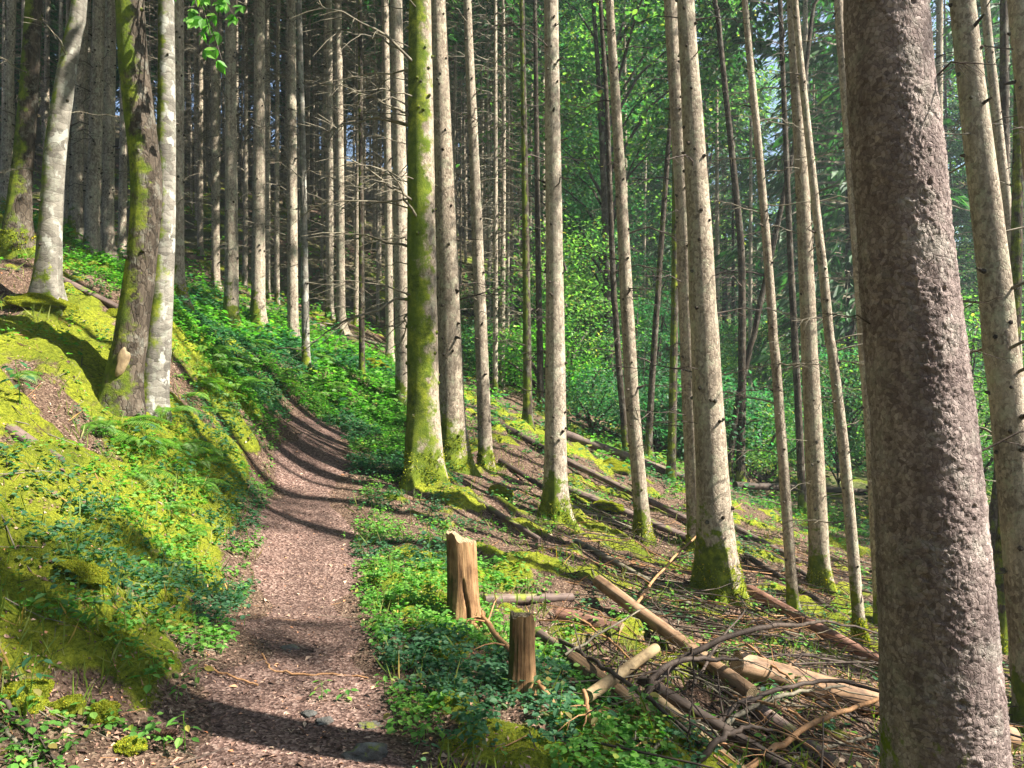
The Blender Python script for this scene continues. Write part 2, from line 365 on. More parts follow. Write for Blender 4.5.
MT['broad'] = leaf_mat('broad_leaves', (.032, .092, .03), (.075, .165, .05), (.17, .27, .068), .5, .5, .25, (.75, 1., .42))
MT['teal'] = leaf_mat('cool_leaves', (.024, .08, .042), (.055, .14, .07), (.10, .20, .095), .45, .5, .25, (.5, 1., .5))
MT['cover'] = leaf_mat('cover_leaves', (.05, .14, .028), (.11, .26, .05), (.20, .36, .075), .45, .45, .25, (.6, 1., .3))
MT['fern'] = leaf_mat('fern_fronds', (.06, .14, .02), (.10, .21, .03), (.15, .27, .04), .45, .5, .3, (.8, 1., .25))
MT['grass'] = leaf_mat('grass_blades', (.08, .13, .02), (.14, .2, .03), (.28, .27, .1), .35, .6, .2, (.8, 1., .25))

def ground_mat(name, trail=False):
    M = Mat(name); v = M.coord('Object', rnd=False)
    n1 = M.noise(v, 3, 6, .65); n2 = M.noise(v, 38, 5, .75); vo = M.voro(v, 70, 'F1', 'Color'); vd = M.voro(v, 70)
    needles = M.noise(M.coord('Object', (160, 40, 60), False), 1., 3, .7)
    t = M.math('ADD', M.math('MULTIPLY', n2, .55), M.math('MULTIPLY', M.sep(vo, 0), .3)); t = M.math('ADD', t, M.math('MULTIPLY', needles, .15))
    lit = M.ramp(t, [(.3, (.028, .017, .012)), (.45, (.085, .052, .038)), (.58, (.165, .108, .08)), (.74, (.34, .26, .19))])
    lit = M.mix(M.ramp(n1, [(.38, .0), (.62, .65)]), lit, M.ramp(t, [(.25, (.03, .018, .013)), (.6, (.12, .08, .052)), (.85, (.26, .2, .12))]))
    if trail:
        lit = M.ramp(t, [(.3, (.026, .014, .011)), (.44, (.092, .054, .043)), (.58, (.18, .115, .094)), (.76, (.36, .27, .225))])
        lit = M.mix(M.ramp(M.noise(v, 1.6, 5, .65), [(.42, 0.), (.6, .6)]), lit, M.ramp(t, [(.3, (.02, .012, .01)), (.55, (.075, .048, .04)), (.8, (.2, .14, .11))]))
        h = M.math('ADD', n2, M.math('MULTIPLY', vd, .5)); M.bsdf(lit, .9, M.bump(h, .9, .02), .15); return M.m
    mk = M.attr('moss'); mk = M.math('ADD', mk, M.math('MULTIPLY', M.math('SUBTRACT', M.noise(v, 14, 5, .7), .5), 1.1)); mk = M.ramp(mk, [(.35, 0.), (.6, 1.)])
    mc = M.ramp(M.noise(v, 34, 6, .8), [(.32, (.038, .05, .007)), (.45, (.19, .22, .018)), (.62, (.40, .425, .036))])
    mc = M.mix(M.ramp(M.noise(v, 1.7, 4, .55), [(.42, 0.), (.68, .7)]), mc, M.ramp(M.noise(v, 30, 5, .75), [(.3, (.03, .055, .008)), (.7, (.13, .2, .02))]))
    mc = M.mix(M.ramp(M.noise(v, 5.3, 6, .7), [(.58, 0.), (.70, .8)]), mc, M.ramp(M.noise(v, 40, 5, .75), [(.3, (.03, .022, .012)), (.7, (.22, .16, .09))]))
    col = M.mix(mk, lit, mc)
    far = M.attr('far'); gr = M.ramp(M.noise(v, 1.4, 5, .65), [(.35, (.03, .055, .015)), (.65, (.09, .15, .03))])
    col = M.mix(M.math('MULTIPLY', far, M.ramp(M.noise(v, .5, 4, .6), [(.4, 0.), (.55, 1.)])), col, gr)
    hb = M.math('ADD', M.math('MULTIPLY', n2, 1.), M.math('MULTIPLY', vd, .5)); mh = M.math('ADD', M.math('MULTIPLY', M.noise(v, 90, 4, .85), 1.3), M.math('MULTIPLY', M.noise(v, 30, 4, .7), 1.6))
    hm = M.n('ShaderNodeMix', data_type='FLOAT'); M.l(mk, hm.inputs[0]); M.l(hb, hm.inputs[2]); M.l(mh, hm.inputs[3])
    M.bsdf(col, .95, M.bump(hm.outputs[0], 1., .03), .1)
    return M.m
def litter_mat():
    M = Mat('leaf_litter'); r = M.geo('Random Per Island')
    c = M.ramp(r, [(0., (.04, .022, .017)), (.4, (.13, .075, .055)), (.75, (.27, .165, .12)), (.93, (.42, .31, .22)), (1., (.5, .2, .08))])
    M.bsdf(c, .8, None, .25); return M.m
def rock_mat(name, mossy):
    M = Mat(name); v = M.coord('Object'); n = M.noise(v, 9, 7, .65)
    c = M.ramp(n, [(.3, (.03, .03, .028)), (.52, (.10, .10, .093)), (.72, (.22, .22, .205))])
    c = M.mix(M.ramp(M.noise(v, 3, 5, .7), [(.5, 0.), (.65, .7)]), c, (.09, .06, .045))
    up = M.sep(M.geo('Normal'), 2); mk = M.math('ADD', M.math('ADD', M.math('MULTIPLY', up, .6), M.math('MULTIPLY', M.math('SUBTRACT', M.noise(v, 6, 5, .7), .5), 1.6)), mossy - .6)
    mk = M.ramp(mk, [(.0, 0.), (.2, 1.)])
    mc = M.ramp(M.noise(v, 30, 6, .75), [(.28, (.05, .07, .008)), (.5, (.15, .18, .014)), (.72, (.28, .3, .025))])
    M.bsdf(M.mix(mk, c, mc), .9, M.bump(M.noise(v, 45, 6, .8), .9, .02), .2); return M.m
MT['ground'] = ground_mat('ground'); MT['trail'] = ground_mat('trail', True); MT['litter'] = litter_mat()
MT['rock'] = rock_mat('rock', .0); MT['mossrock'] = rock_mat('mossy_rock', 1.1)
MT['mossnap'] = leaf_mat('moss_fronds', (.06, .078, .008), (.20, .235, .018), (.39, .41, .036), .3, .8, .1, (1, 1, .2))

# ------------------------------------------------------------------ ground and trail
def lines(a, b, st, lo, hi, g=1.07, mx=4.):
    c = list(np.arange(a, b + 1e-6, st)); s = st; x = c[-1]
    while x < hi: s = min(s * g, mx); x += s; c.append(x)
    s = st; x = c[0]; pre = []
    while x > lo: s = min(s * g, mx); x -= s; pre.append(x)
    return np.array(pre[::-1] + c)
gx = lines(-5.6, 5.6, .04, -85, 95); gy = lines(2.2, 12.5, .04, -24, 125, 1.04)
GX, GY = np.meshgrid(gx, gy); fx = GX.ravel(); fy = GY.ravel(); fz = zfull(fx, fy)
mb = MB(); mb.add(np.stack([fx, fy, fz], 1), quads_grid(len(gy), len(gx)))
gm = mb.mesh('ground', MT['ground'])
at = gm.attributes.new('moss', 'FLOAT', 'POINT'); at.data.foreach_set('value', moss_mask(fx, fy).astype(np.float32))
farv = sstep(14, 22, fy) * (.4 + .6 * sstep(-3, 3, fx)); at = gm.attributes.new('far', 'FLOAT', 'POINT'); at.data.foreach_set('value', farv.astype(np.float32))
tag(link('ground', gm), kind='structure')
def zmesh(x, y):
    """height of the ground sheet itself"""
    x = np.atleast_1d(np.asarray(x, float)); y = np.atleast_1d(np.asarray(y, float))
    i = np.clip(np.searchsorted(gx, x) - 1, 0, len(gx) - 2); j = np.clip(np.searchsorted(gy, y) - 1, 0, len(gy) - 2)
    a = (x - gx[i]) / (gx[i + 1] - gx[i]); b = (y - gy[j]) / (gy[j + 1] - gy[j]); Z = fz.reshape(len(gy), len(gx))
    return Z[j, i] * (1 - a) * (1 - b) + Z[j, i + 1] * a * (1 - b) + Z[j + 1, i] * (1 - a) * b + Z[j + 1, i + 1] * a * b
ty = np.arange(.3, 12.0, .04); ns = 29
tc = np.interp(ty, TRAIL[:, 1], TRAIL[:, 0]); tw = np.interp(ty, TRAIL[:, 1], TRAIL[:, 2])
el = (fbm(P3(ty * 1.8, ty * 0, 1), 4, 41) - .5) * .8; er = (fbm(P3(ty * 1.8, ty * 0, 9), 4, 43) - .5) * .75
sx = np.linspace(-1, 1, ns)[None]
TXX = tc[:, None] + np.where(sx < 0, sx * (tw * .98 + el)[:, None], sx * (tw * .98 + er)[:, None]); TYY = np.repeat(ty[:, None], ns, 1)
q = zmesh(TXX.ravel(), TYY.ravel()).reshape(TXX.shape)
edge = np.clip((1 - np.abs(sx)) / .12, 0, 1)
TZZ = q + (.012 * edge - .006)
mb = MB(); mb.add(np.stack([TXX.ravel(), TYY.ravel(), TZZ.ravel()], 1), quads_grid(len(ty), ns))
tag(link('path', mb.mesh('path', MT['trail'])), kind='structure')

# ------------------------------------------------------------------ trees
def trunk_mesh(name, P, R, mat, sides=18, flare=.8, hts=None, rough=.035, knots=40, seed=1, zk=(.6, 9)):
    """P: centre line relative to the base, R(z): radius"""
    r_ = np.random.default_rng(seed)
    P = np.asarray(P, float); H = P[-1, 2]
    if hts is None: hts = np.concatenate([np.arange(-.35, .5, .05), np.arange(.5, 3, .12), np.arange(3, 10, .3), np.arange(10, H, 1.2), [H]])
    cx = np.interp(hts, P[:, 2], P[:, 0]); cy = np.interp(hts, P[:, 2], P[:, 1])
    k = np.ones(5) / 5
    if len(P) > 3:
        sm = lambda a: np.convolve(np.pad(a, 2, mode='edge'), k, 'valid')
        cx = sm(cx); cy = sm(cy)
    rad = np.array([R(h) for h in hts])
    th = np.arange(sides) / sides * 2 * math.pi
    ph = r_.uniform(0, 6.28, 4)
    lob = .45 + .45 * np.cos(4 * th + ph[0]) + .4 * np.cos(3 * th + ph[1]) + .25 * np.cos(5 * th + ph[2])
    fl = flare * np.exp(-np.maximum(hts, -.1) / (.10 + rad[3] * .9))
    RR = rad[:, None] * (1 + fl[:, None] * np.clip(lob, .1, 1.4)[None])
    Q = np.stack([np.cos(th)[None] * np.ones(len(hts))[:, None] * 1.1, np.sin(th)[None] * np.ones(len(hts))[:, None] * 1.1, np.repeat(hts[:, None] * 1.3, sides, 1)], -1).reshape(-1, 3)
    RR = RR * (1 + rough * 2.2 * (fbm(Q * 1.3 + seed * 3.1, 3, seed) - .5).reshape(RR.shape) + rough * 1.2 * (fbm(Q * 5 + seed, 2, seed + 5) - .5).reshape(RR.shape))
    V = np.stack([cx[:, None] + RR * np.cos(th), cy[:, None] + RR * np.sin(th), np.repeat(hts[:, None], sides, 1)], -1)
    mb = MB(); mb.add(V.reshape(-1, 3), quads_grid(len(hts), sides, True)[:, ::-1][:, [3, 2, 1, 0]])
    for _ in range(knots):
        h = r_.uniform(*zk); a = r_.uniform(0, 6.28); r = R(h); c = np.array([np.interp(h, hts, cx), np.interp(h, hts, cy), h]); D = np.array([math.cos(a), math.sin(a), r_.uniform(-.2, .5)])
        L = r_.choice([.015, .02, .03, .09], p=[.4, .3, .2, .1]); w = r * .1 + r_.uniform(.005, .011)
        p0 = c + D * [1, 1, 0] * r * .9
        tube(mb, [p0, p0 + D * (r * .12 + L * .5), p0 + D * (r * .12 + L)], [w, w * .8, w * .45], 5, 1)
    return mb.mesh(name, [mat, MT['dark']]), (hts, cx, cy)

def conifer_crown(name, H, z0, Rm, dz, nb, nc, cl, cw, seed, twigs=0, ztw=(1.5, 12), r0=.13, droop=.45):
    r_ = np.random.default_rng(seed); mb = MB()
    Ps, Ds, Ns, Ls = [], [], [], []
    z = z0
    while z < H - .2:
        f = (z - z0) / (H - z0); L0 = Rm * (1 - f) ** .75 * (.55 + .45 * min(1, f * 4 + .3)) + .25
        for b in range(nb):
            if r_.random() < .12: continue
            a = r_.uniform(0, 6.28); L = L0 * r_.uniform(.6, 1.15); t = r_.uniform(.12, 1., nc) ** .8
            d = np.array([math.cos(a), math.sin(a)]); s = np.array([-d[1], d[0]])
            lat = r_.normal(0, .16, nc) * L * (1.1 - t * .8); zz = z + r_.uniform(-.2, .2) + L * (.18 * t - droop * t * t) - np.abs(lat) * .25 - r_.uniform(0, .12, nc) * L * .6
            Ps.append(np.stack([d[0] * L * t + s[0] * lat, d[1] * L * t + s[1] * lat, zz], 1))
            sg = np.sign(lat) * r_.uniform(.2, 1.1, nc)
            Ds.append(np.stack([d[0] + s[0] * sg, d[1] + s[1] * sg, -.25 - r_.uniform(0, .9, nc)], 1)); Ns.append(np.stack([r_.normal(0, .5, nc), r_.normal(0, .5, nc), np.ones(nc)], 1))
            Ls.append(r_.uniform(.6, 1.25, nc) * (.5 + .5 * L / Rm))
            tube(mb, [(0, 0, z), (d[0] * L * .5, d[1] * L * .5, z + L * (.09 - droop * .25)), (d[0] * L, d[1] * L, z + L * (.18 - droop))], [.022, .014, .004], 3, 1, False)
        z += dz * r_.uniform(.7, 1.3)
    if Ps:
        Ls = np.concatenate(Ls)
        cards(mb, np.concatenate(Ps), np.concatenate(Ds), np.concatenate(Ns), cl * Ls, cw * Ls)
    for _ in range(twigs):
        h = r_.uniform(*ztw); a = r_.uniform(0, 6.28); L = r_.uniform(.35, 1.5) * (.6 + .5 * (h - ztw[0]) / (ztw[1] - ztw[0])); dead_twig(mb, np.array([0, 0, h]), a, L, r_, .012, 1, 3)
    return mb.mesh(name, [MT['conifer'], MT['twig']], False)
def dead_twig(mb, p0, a, L, r_, rad, m, k=3, n=5, el=None, sub=3):
    el = r_.uniform(-.25, .45) if el is None else el
    d = np.array([math.cos(a), math.sin(a), el]); s = np.array([-d[1], d[0], 0]); cv = r_.uniform(-.3, .3); dr = r_.uniform(.1, .5)
    t = np.linspace(0, 1, n); C = p0 + d * (L * t)[:, None] + s * (cv * L * t * t)[:, None] - np.array([0, 0, 1]) * (dr * L * t * t)[:, None]
    C[1:] += r_.normal(0, .02 * L, (n - 1, 3))
    tube(mb, C, rad * (1 - .8 * t), k, m, False)
    for _ in range(sub):
        i = r_.uniform(.3, .95); q = np.array([np.interp(i, t, C[:, j]) for j in range(3)]); b = a + r_.choice([-1, 1]) * r_.uniform(.4, 1.1); l = L * r_.uniform(.15, .4)
        e = np.array([math.cos(b), math.sin(b), r_.uniform(-.5, .3)])
        tube(mb, [q, q + e * l * .5 + [0, 0, -.03 * l], q + e * l + [0, 0, -.14 * l]], [rad * .45, rad * .35, rad * .15], 3, m, False)
def broad_crown(name, H, z0, Rx, clumps, nl, ls, seed, mat='broad', limbs=9, flat=.45, spread=.55):
    r_ = np.random.default_rng(seed); mb = MB(); cen = []
    for _ in range(clumps):
        z = z0 + (H - z0) * r_.beta(1.5, 1.4); f = (z - z0) / (H - z0); rr = Rx * math.sqrt(max(.05, 1 - (2 * f - .9) ** 2)) * r_.uniform(.15, 1.05) ** .6; a = r_.uniform(0, 6.28)
        cen.append((math.cos(a) * rr, math.sin(a) * rr, z))
    cen = np.array(cen)
    for i in range(clumps):
        n = int(nl * r_.uniform(.5, 1.5)); g = r_.normal(0, 1, (n, 3)) * [spread, spread, spread * flat]
        P = cen[i] + g; D = r_.normal(0, 1, (n, 3)) * [1, 1, .4] + [0, 0, -.25]; N = np.stack([r_.normal(0, .45, n), r_.normal(0, .45, n), np.ones(n)], 1)
        s = ls * r_.uniform(.6, 1.25, n); cards(mb, P, D, N, s, s * .68, 0, .12, .45, True)
    for i in r_.choice(clumps, min(limbs, clumps), False):
        c = cen[i]; zb = max(.3 * z0, c[2] - np.hypot(c[0], c[1]) * 1.0 - .3)
        tube(mb, [(0, 0, zb), (c[0] * .4, c[1] * .4, zb + (c[2] - zb) * .55), c], [.035, .024, .007], 4, 1, False)
    return mb.mesh(name, [MT[mat], MT['twigdark']], False)
def branch_proto(seed, L=1.0, rad=.0115, sub=7):
    r_ = np.random.default_rng(seed); mb = MB(); dead_twig(mb, np.zeros(3), 0, L, r_, rad, 0, 5, 8, r_.uniform(-.1, .4), sub)
    return mb
BR = [branch_proto(100 + i).mesh('dead_branch', MT['twig']) for i in range(7)]
BRD = [branch_proto(120 + i).mesh('dark_branch', MT['twigdark']) for i in range(4)]
CROWN = [conifer_crown('spruce_crown', 11, 0, 2.0, .5, 6, 16, .42, .17, 200 + i) for i in range(3)]
BCROWN = broad_crown('beech_crown', 9, 0, 2.6, 26, 110, .11, 210)

def hero(name, label, cat, pts, wd, d, mat='spruce', side=0., foot=.0, nbr=8, H=21., crown='c', group='trees rising beside the trail', seed=0, brl=(.35, .9), brside=None, flare=.85, knots=40, dark=False, cz=None, extra=None):
    X = np.array([px(u, v, d) for u, v in pts]); bz = zt(X[0, 0], d); X[0, 2] = min(bz, X[1, 2] - .2)
    if crown == 'c' and X[0, 0] > -.6 and d > 5 and H == 21.: H = 29.; cz = 18.5
    base = np.array([X[0, 0], d, bz]); P = X - base; P[0, 2] = 0
    Pl = [np.array([P[0, 0] - (P[1, 0] - P[0, 0]) * .35 / max(.2, P[1, 2]), 0, -.35])] + list(P)
    dirv = (P[-1] - P[-2]) / max(.1, P[-1][2] - P[-2][2]); top = P[-1]
    Pl.append(np.array([top[0] + dirv[0] * (H - top[2]) * .55, 0, H]))
    zv = np.array([CAMZ - (v - 384) * d / FPX - bz for v, w in wd]); rw = np.array([w * d / FPX / 2 for v, w in wd]); o = np.argsort(zv); zv, rw = zv[o], rw[o]
    zv = np.append(zv, H); rw = np.append(rw, .015)
    R = lambda h: float(np.interp(h, zv, rw))
    t = thing(name, label, cat, base, group=group)
    me, (hts, cx, cy) = trunk_mesh('trunk', Pl, R, MT[mat], 20 if wd[0][1] > 16 else 12, flare, knots=knots, seed=seed, zk=(.4, min(H, zv[-2] + 1.)))
    k = link('trunk', me, t); k['side_moss'] = float(side); k['foot_moss'] = float(foot) * .75
    if foot > .3 and d < 12:                     # nap of the moss sleeve
        rm = np.random.default_rng(seed + 90); m = int(2600 * foot * min(1, 9 / d)); V = np.array([v.co[:] for v in me.vertices][:len(hts) * (20 if wd[0][1] > 16 else 12)]).reshape(len(hts), -1, 3); hh = rm.random(m) ** 1.3 * foot * .6; th = rm.random(m) * V.shape[1]
        j = np.clip(np.searchsorted(hts, hh) - 1, 0, len(hts) - 2); fr = ((hh - hts[j]) / (hts[j + 1] - hts[j]))[:, None]; i0 = th.astype(int); fi = (th - i0)[:, None]; i1 = (i0 + 1) % V.shape[1]
        Pq = (V[j, i0] * (1 - fi) + V[j, i1] * fi) * (1 - fr) + (V[j + 1, i0] * (1 - fi) + V[j + 1, i1] * fi) * fr
        out = Pq - np.stack([np.interp(hh, hts, cx), np.interp(hh, hts, cy), hh], 1); out[:, 2] = .1 * R(1); l = rm.uniform(.012, .034, m); kp = fbm(Pq * 6 + seed, 3, 5) + .25 * (1 - hh / foot) > .52
        mn = MB(); cards(mn, (Pq - unit(out) * .003)[kp], unit(unit(out) + rm.normal(0, .7, (m, 3)) + [0, 0, -.3])[kp], rm.normal(0, 1, (m, 3))[kp], l[kp], l[kp] * .5)
        tag(link('moss_nap', mn.mesh('moss_nap', [MT['mossnap']], False), t), kind='stuff')
    r_ = np.random.default_rng(seed + 500); ctr = lambda h: np.array([np.interp(h, hts, cx), np.interp(h, hts, cy), h])
    vis = CAMZ + .5 * d - bz + .6
    for i in range(int(nbr * 1.5)):
        h = r_.uniform(1.1 if brside is None else 2.1, max(1.6, vis)); a = r_.uniform(0, 6.28) if brside is None else r_.normal(*brside); L = r_.uniform(*brl)
        c = ctr(h) + np.array([math.cos(a), math.sin(a), 0]) * R(h) * .85
        link('dead_branch', random.choice(BRD if dark else BR), t, c, (r_.uniform(-.4, .4), 0, a), (L, L, L * r_.uniform(.6, 1.3)) )
    if crown:
        zc = max(H - 11, vis + .8) if cz is None else cz
        s = (H + .6 - zc) / (11 if crown == 'c' else 9)
        if crown == 'b' and X[0, 0] > 1.5: s *= .6
        link('crown', random.choice(CROWN) if crown == 'c' else BCROWN, t, ctr(zc) if crown == 'c' else ctr(zc), (0, 0, r_.uniform(0, 6.28)), (min(1.15, s * 1.1), min(1.15, s * 1.1), s))
    return t, ctr, R
HB = []   # bases of trees already standing
def H_(*a, **k):
    k.setdefault('seed', len(HB) * 7 + 3); r = hero(*a, **k); HB.append(tuple(r[0].location[:2])); return r
ST = 'spruce_tree'
# uphill group
A = H_('mossy_tree', 'dark crooked trunk thick with moss, forked pair with the pale trunk on the bank', 'tree', [(120, 408), (132, 330), (143, 250), (148, 185), (137, 100), (129, 0)], [(400, 36), (330, 31), (250, 28), (180, 30), (90, 28), (0, 27)], 7.0, 'dark', .74, -.6, 0, 17, 'b', flare=.4, knots=10)
B = H_('pale_tree', 'pale blotched trunk with yellow moss patches, twin of the dark mossy trunk', 'tree', [(150, 397), (159, 330), (165, 230), (166, 150), (167, 60), (166, 0)], [(390, 29), (330, 25), (230, 20), (60, 16), (0, 15)], 7.2, 'birch', .7, .15, 0, 17, 'b', knots=8, flare=.35)
H_(ST, 'pinkish straight trunk directly behind the pale blotched twin', 'tree', [(175, 308), (176, 150), (177, 0)], [(300, 17), (0, 13)], 10, 'spruce', .1, .35, 8)
H_('pale_tree', 'leaning silver grey trunk with white lichen spots and moss patches, far left', 'tree', [(46, 298), (50, 230), (55, 150), (66, 75), (80, 0)], [(290, 25), (220, 21), (100, 19), (0, 14)], 8.2, 'birch', .62, .3, 2, 15, 'b', knots=6)
E = H_('mossy_tree', 'green mossy forked trunk at the left edge, higher up the bank than the silver trunk', 'tree', [(15, 256), (22, 170), (29, 90), (34, 0)], [(250, 25), (170, 19), (0, 15)], 9.4, 'dark', .74, .4, 3, 17, 'b', knots=10)
H_(ST, 'thin reddish trunk at the left border behind the forked mossy trunk', 'tree', [(4, 225), (8, 100), (12, 0)], [(200, 10), (0, 8)], 13.5, 'spruce', 0, .2, 6)
H_(ST, 'straight knotty trunk right of the silver leaning trunk', 'tree', [(91, 276), (96, 130), (99, 0)], [(270, 14), (0, 11)], 13, 'spruce', 0, .1, 10, dark=True)
H_(ST, 'knotty pinkish trunk between the straight knotty trunk and the dark mossy one', 'tree', [(107, 262), (109, 130), (111, 0)], [(260, 12), (0, 10)], 14.3, 'spruce', .1, .1, 8)
H_(ST, 'smooth pinkish trunk with a yellow moss foot behind the silver leaning trunk', 'tree', [(75, 248), (78, 130), (84, 0)], [(240, 13), (0, 9)], 14.2, 'spruce', 0, .45, 8)
H_(ST, 'slim trunk seen in the gap left of the dark mossy trunk', 'tree', [(122, 236), (124, 100), (125, 0)], [(230, 8), (0, 7)], 18, 'spruce', 0, .2, 5)
H_(ST, 'straight knotty trunk with mossy foot, leftmost of the row above the fern slope', 'tree', [(232, 333), (231, 160), (230, 0)], [(320, 14), (0, 10)], 13.2, 'spruce', .1, .6, 14)
H_(ST, 'pale straight trunk with a broad mossy foot, second in the row above the fern slope', 'tree', [(258, 335), (259, 160), (260, 0)], [(320, 14), (0, 10)], 13.8, 'spruce', .05, .6, 14)
H_(ST, 'grey brown trunk beside the pale greenish sapling above the trail bend', 'tree', [(293, 341), (292, 160), (291, 0)], [(330, 11), (0, 9)], 14.6, 'spruce', .1, .1, 14)
H_('sapling', 'thin pale sapling with greenish moss and bare twigs just above the trail bend', 'tree', [(306, 360), (303, 160), (299, 0)], [(350, 8), (0, 5)], 13, 'birch', .45, .5, 18, 15, brl=(.4, 1.))
H_(ST, 'slim sunlit trunk higher on the slope left of the trail row', 'tree', [(216, 291), (215, 150), (214, 0)], [(280, 8), (0, 7)], 18, 'spruce', 0, .1, 8)
H_(ST, 'slim pale trunk just right of the greenish sapling, beyond the bend', 'tree', [(330, 323), (330, 160), (329, 0)], [(310, 7), (0, 6)], 18, 'spruce', 0, .1, 10)
H_(ST, 'brown trunk above the two fallen poles beyond the bend', 'tree', [(341, 338), (340, 160), (338, 0)], [(330, 9), (0, 7)], 17, 'spruce', .1, .1, 10)
H_('sapling', 'dark green mossy sapling standing where the trail bends out of sight', 'tree', [(362, 376), (361, 180), (360, 0)], [(370, 6), (0, 4)], 14, 'dark', .6, .6, 8, 14)
H_(ST, 'slim brown trunk left of the pale trunk behind the mossy giant', 'tree', [(390, 358), (388, 180), (385, 0)], [(350, 8), (0, 7)], 16.5, 'spruce', .1, .1, 12)
H_(ST, 'pale sunlit trunk half hidden behind the moss covered trunk beside the trail', 'tree', [(404, 402), (400, 180), (396, 0)], [(390, 16), (200, 14), (0, 12)], 13.4, 'spruce', .1, .35, 10)
M1 = H_(ST, 'moss covered trunk with many long bare branches right beside the trail', 'tree', [(424, 481), (422, 300), (420, 0)], [(440, 36), (400, 32), (250, 29), (100, 25), (0, 22)], 9.2, 'spruce', .9, .6, 22, 21, brl=(.6, 1.5), brside=(2.9, .75), flare=.75, knots=50)
H_(ST, 'pale pinkish trunk with mossy foot touching the moss covered trunk', 'tree', [(453, 469), (447, 250), (438, 0)], [(440, 28), (400, 26), (250, 22), (0, 15)], 10.5, 'spruce', .12, .75, 12, dark=True, flare=.6, knots=60)
H_(ST, 'slim trunk with a mossy foot, third right of the trail', 'tree', [(486, 465), (476, 200), (467, 0)], [(450, 14), (300, 12), (0, 8)], 11.4, 'spruce', .12, .4, 14)
# downhill group
H_(ST, 'straight grey trunk with green mossy foot standing alone in the middle', 'tree', [(556, 526), (555, 300), (551, 0)], [(500, 23), (400, 21), (256, 17), (0, 14)], 9.5, 'spruce', .1, .55, 10, dark=True, knots=70)
H_(ST, 'slim leaning trunk with dark bark strips between the middle trunk and the sunlit pair', 'tree', [(644, 546), (632, 400), (619, 150), (609, 0)], [(530, 15), (300, 13), (0, 8)], 10, 'spruce', .1, .4, 9, dark=True, knots=60)
H_(ST, 'narrower trunk standing directly behind the bright sunlit trunk', 'tree', [(698, 575), (691, 400), (683, 200), (670, 0)], [(560, 20), (300, 17), (0, 13)], 10.3, 'spruce', .1, .4, 8, dark=True)
H_(ST, 'bright sunlit beige trunk with a wide mossy foot above the brushwood', 'tree', [(719, 600), (708, 400), (698, 200), (685, 0)], [(570, 38), (500, 33), (256, 25), (0, 17)], 8, 'spruce', .14, .62, 12, dark=True, flare=.7, knots=70)
H_(ST, 'thinnest leaning pole of a trunk right of the bright sunlit trunk', 'tree', [(794, 614), (775, 350), (760, 160), (744, 0)], [(600, 11), (300, 9), (0, 6)], 8.5, 'spruce', .2, .1, 10)
H_(ST, 'medium pale trunk with mossy foot between the two thin leaning poles', 'tree', [(821, 591), (812, 400), (803, 200), (791, 0)], [(570, 20), (300, 15), (0, 9)], 10, 'spruce', .08, .45, 12)
H_(ST, 'thin leaning pole left of the huge dark trunk, its foot sleeved in moss', 'tree', [(861, 653), (844, 450), (821, 256), (794, 0)], [(640, 12), (400, 10), (0, 6)], 7.5, 'spruce', .2, .45, 9)
H_(ST, 'slim trunk half hidden by the left edge of the huge dark trunk', 'tree', [(881, 628), (872, 450), (858, 256), (838, 0)], [(600, 12), (300, 11), (0, 9)], 9, 'spruce', .1, .3, 6)
H_(ST, 'tan knotty trunk right of the huge dark trunk, cut by the photo edge', 'tree', [(1040, 760), (1020, 512), (992, 256), (961, 0)], [(700, 42), (400, 33), (256, 29), (0, 23)], 6, 'spruce', .05, .3, 9, brl=(.4, 1.1), knots=50)
H_(ST, 'slim brown trunk behind the tan knotty trunk', 'tree', [(1026, 560), (1012, 256), (984, 0)], [(500, 12), (0, 8)], 10.5, 'spruce', 0, .2, 8, dark=True)
H_(ST, 'trunk in the top right corner, the rest of it outside the photo', 'tree', [(1100, 700), (1046, 256), (1018, 0)], [(600, 30), (0, 20)], 6.7, 'spruce', 0, .3, 8, dark=True)
H_('mossy_tree', 'dark shaded trunk with bright mossy foot between the huge trunk and the photo edge', 'tree', [(1003, 646), (1002, 570), (1008, 480), (1016, 300), (1020, 0)], [(630, 17), (500, 13), (0, 8)], 9.5, 'dark', .62, .6, 5, 17, 'b', knots=10)
H_('sapling', 'dark curved trunk in deep shade just left of the shaded mossy trunk', 'tree', [(990, 600), (993, 540), (1001, 480), (1004, 300), (1004, 0)], [(590, 16), (500, 13), (0, 7)], 11, 'dark', .45, .2, 4, 15, 'b', knots=6)
for j, (lab, pts, w, d, mo) in enumerate([
    ('small mossy green trunk left of the lone middle trunk', [(528, 433), (526, 250), (522, 0)], 9, 14, .75),
    ('slim brown trunk between the small mossy trunk and the lone middle trunk', [(541, 412), (538, 250), (535, 0)], 7, 17, .2),
    ('dark crooked sapling left of the slim leaning trunk', [(627, 446), (620, 380), (613, 280), (607, 100), (600, 0)], 7, 15, .25),
    ('dark leaning sapling right of the slim leaning trunk', [(648, 446), (652, 380), (658, 290), (668, 150), (680, 0)], 7, 15.5, .5),
    ('dark mossy sapling close left of the sunlit pair of trunks', [(671, 486), (673, 400), (675, 290), (676, 0)], 9, 14, .7),
    ('dark slender trunk in shade right of the bright sunlit trunk', [(740, 492), (742, 400), (742, 250), (716, 0)], 9, 16, .3),
    ('dark leaning sapling crossing behind the thinnest pole', [(727, 462), (738, 400), (752, 340), (768, 270), (800, 120)], 7, 16, .2),
    ('dark slim trunk in the shade left of the medium pale trunk', [(803, 520), (798, 400), (790, 250), (780, 0)], 8, 15, .3)]):
    H_('sapling', lab, 'tree', pts, [(pts[0][1] - 10, w), (0, w * .55)], d, 'dark', mo, .3, 7, 14, 'b', knots=8, dark=True, brl=(.5, 1.5))

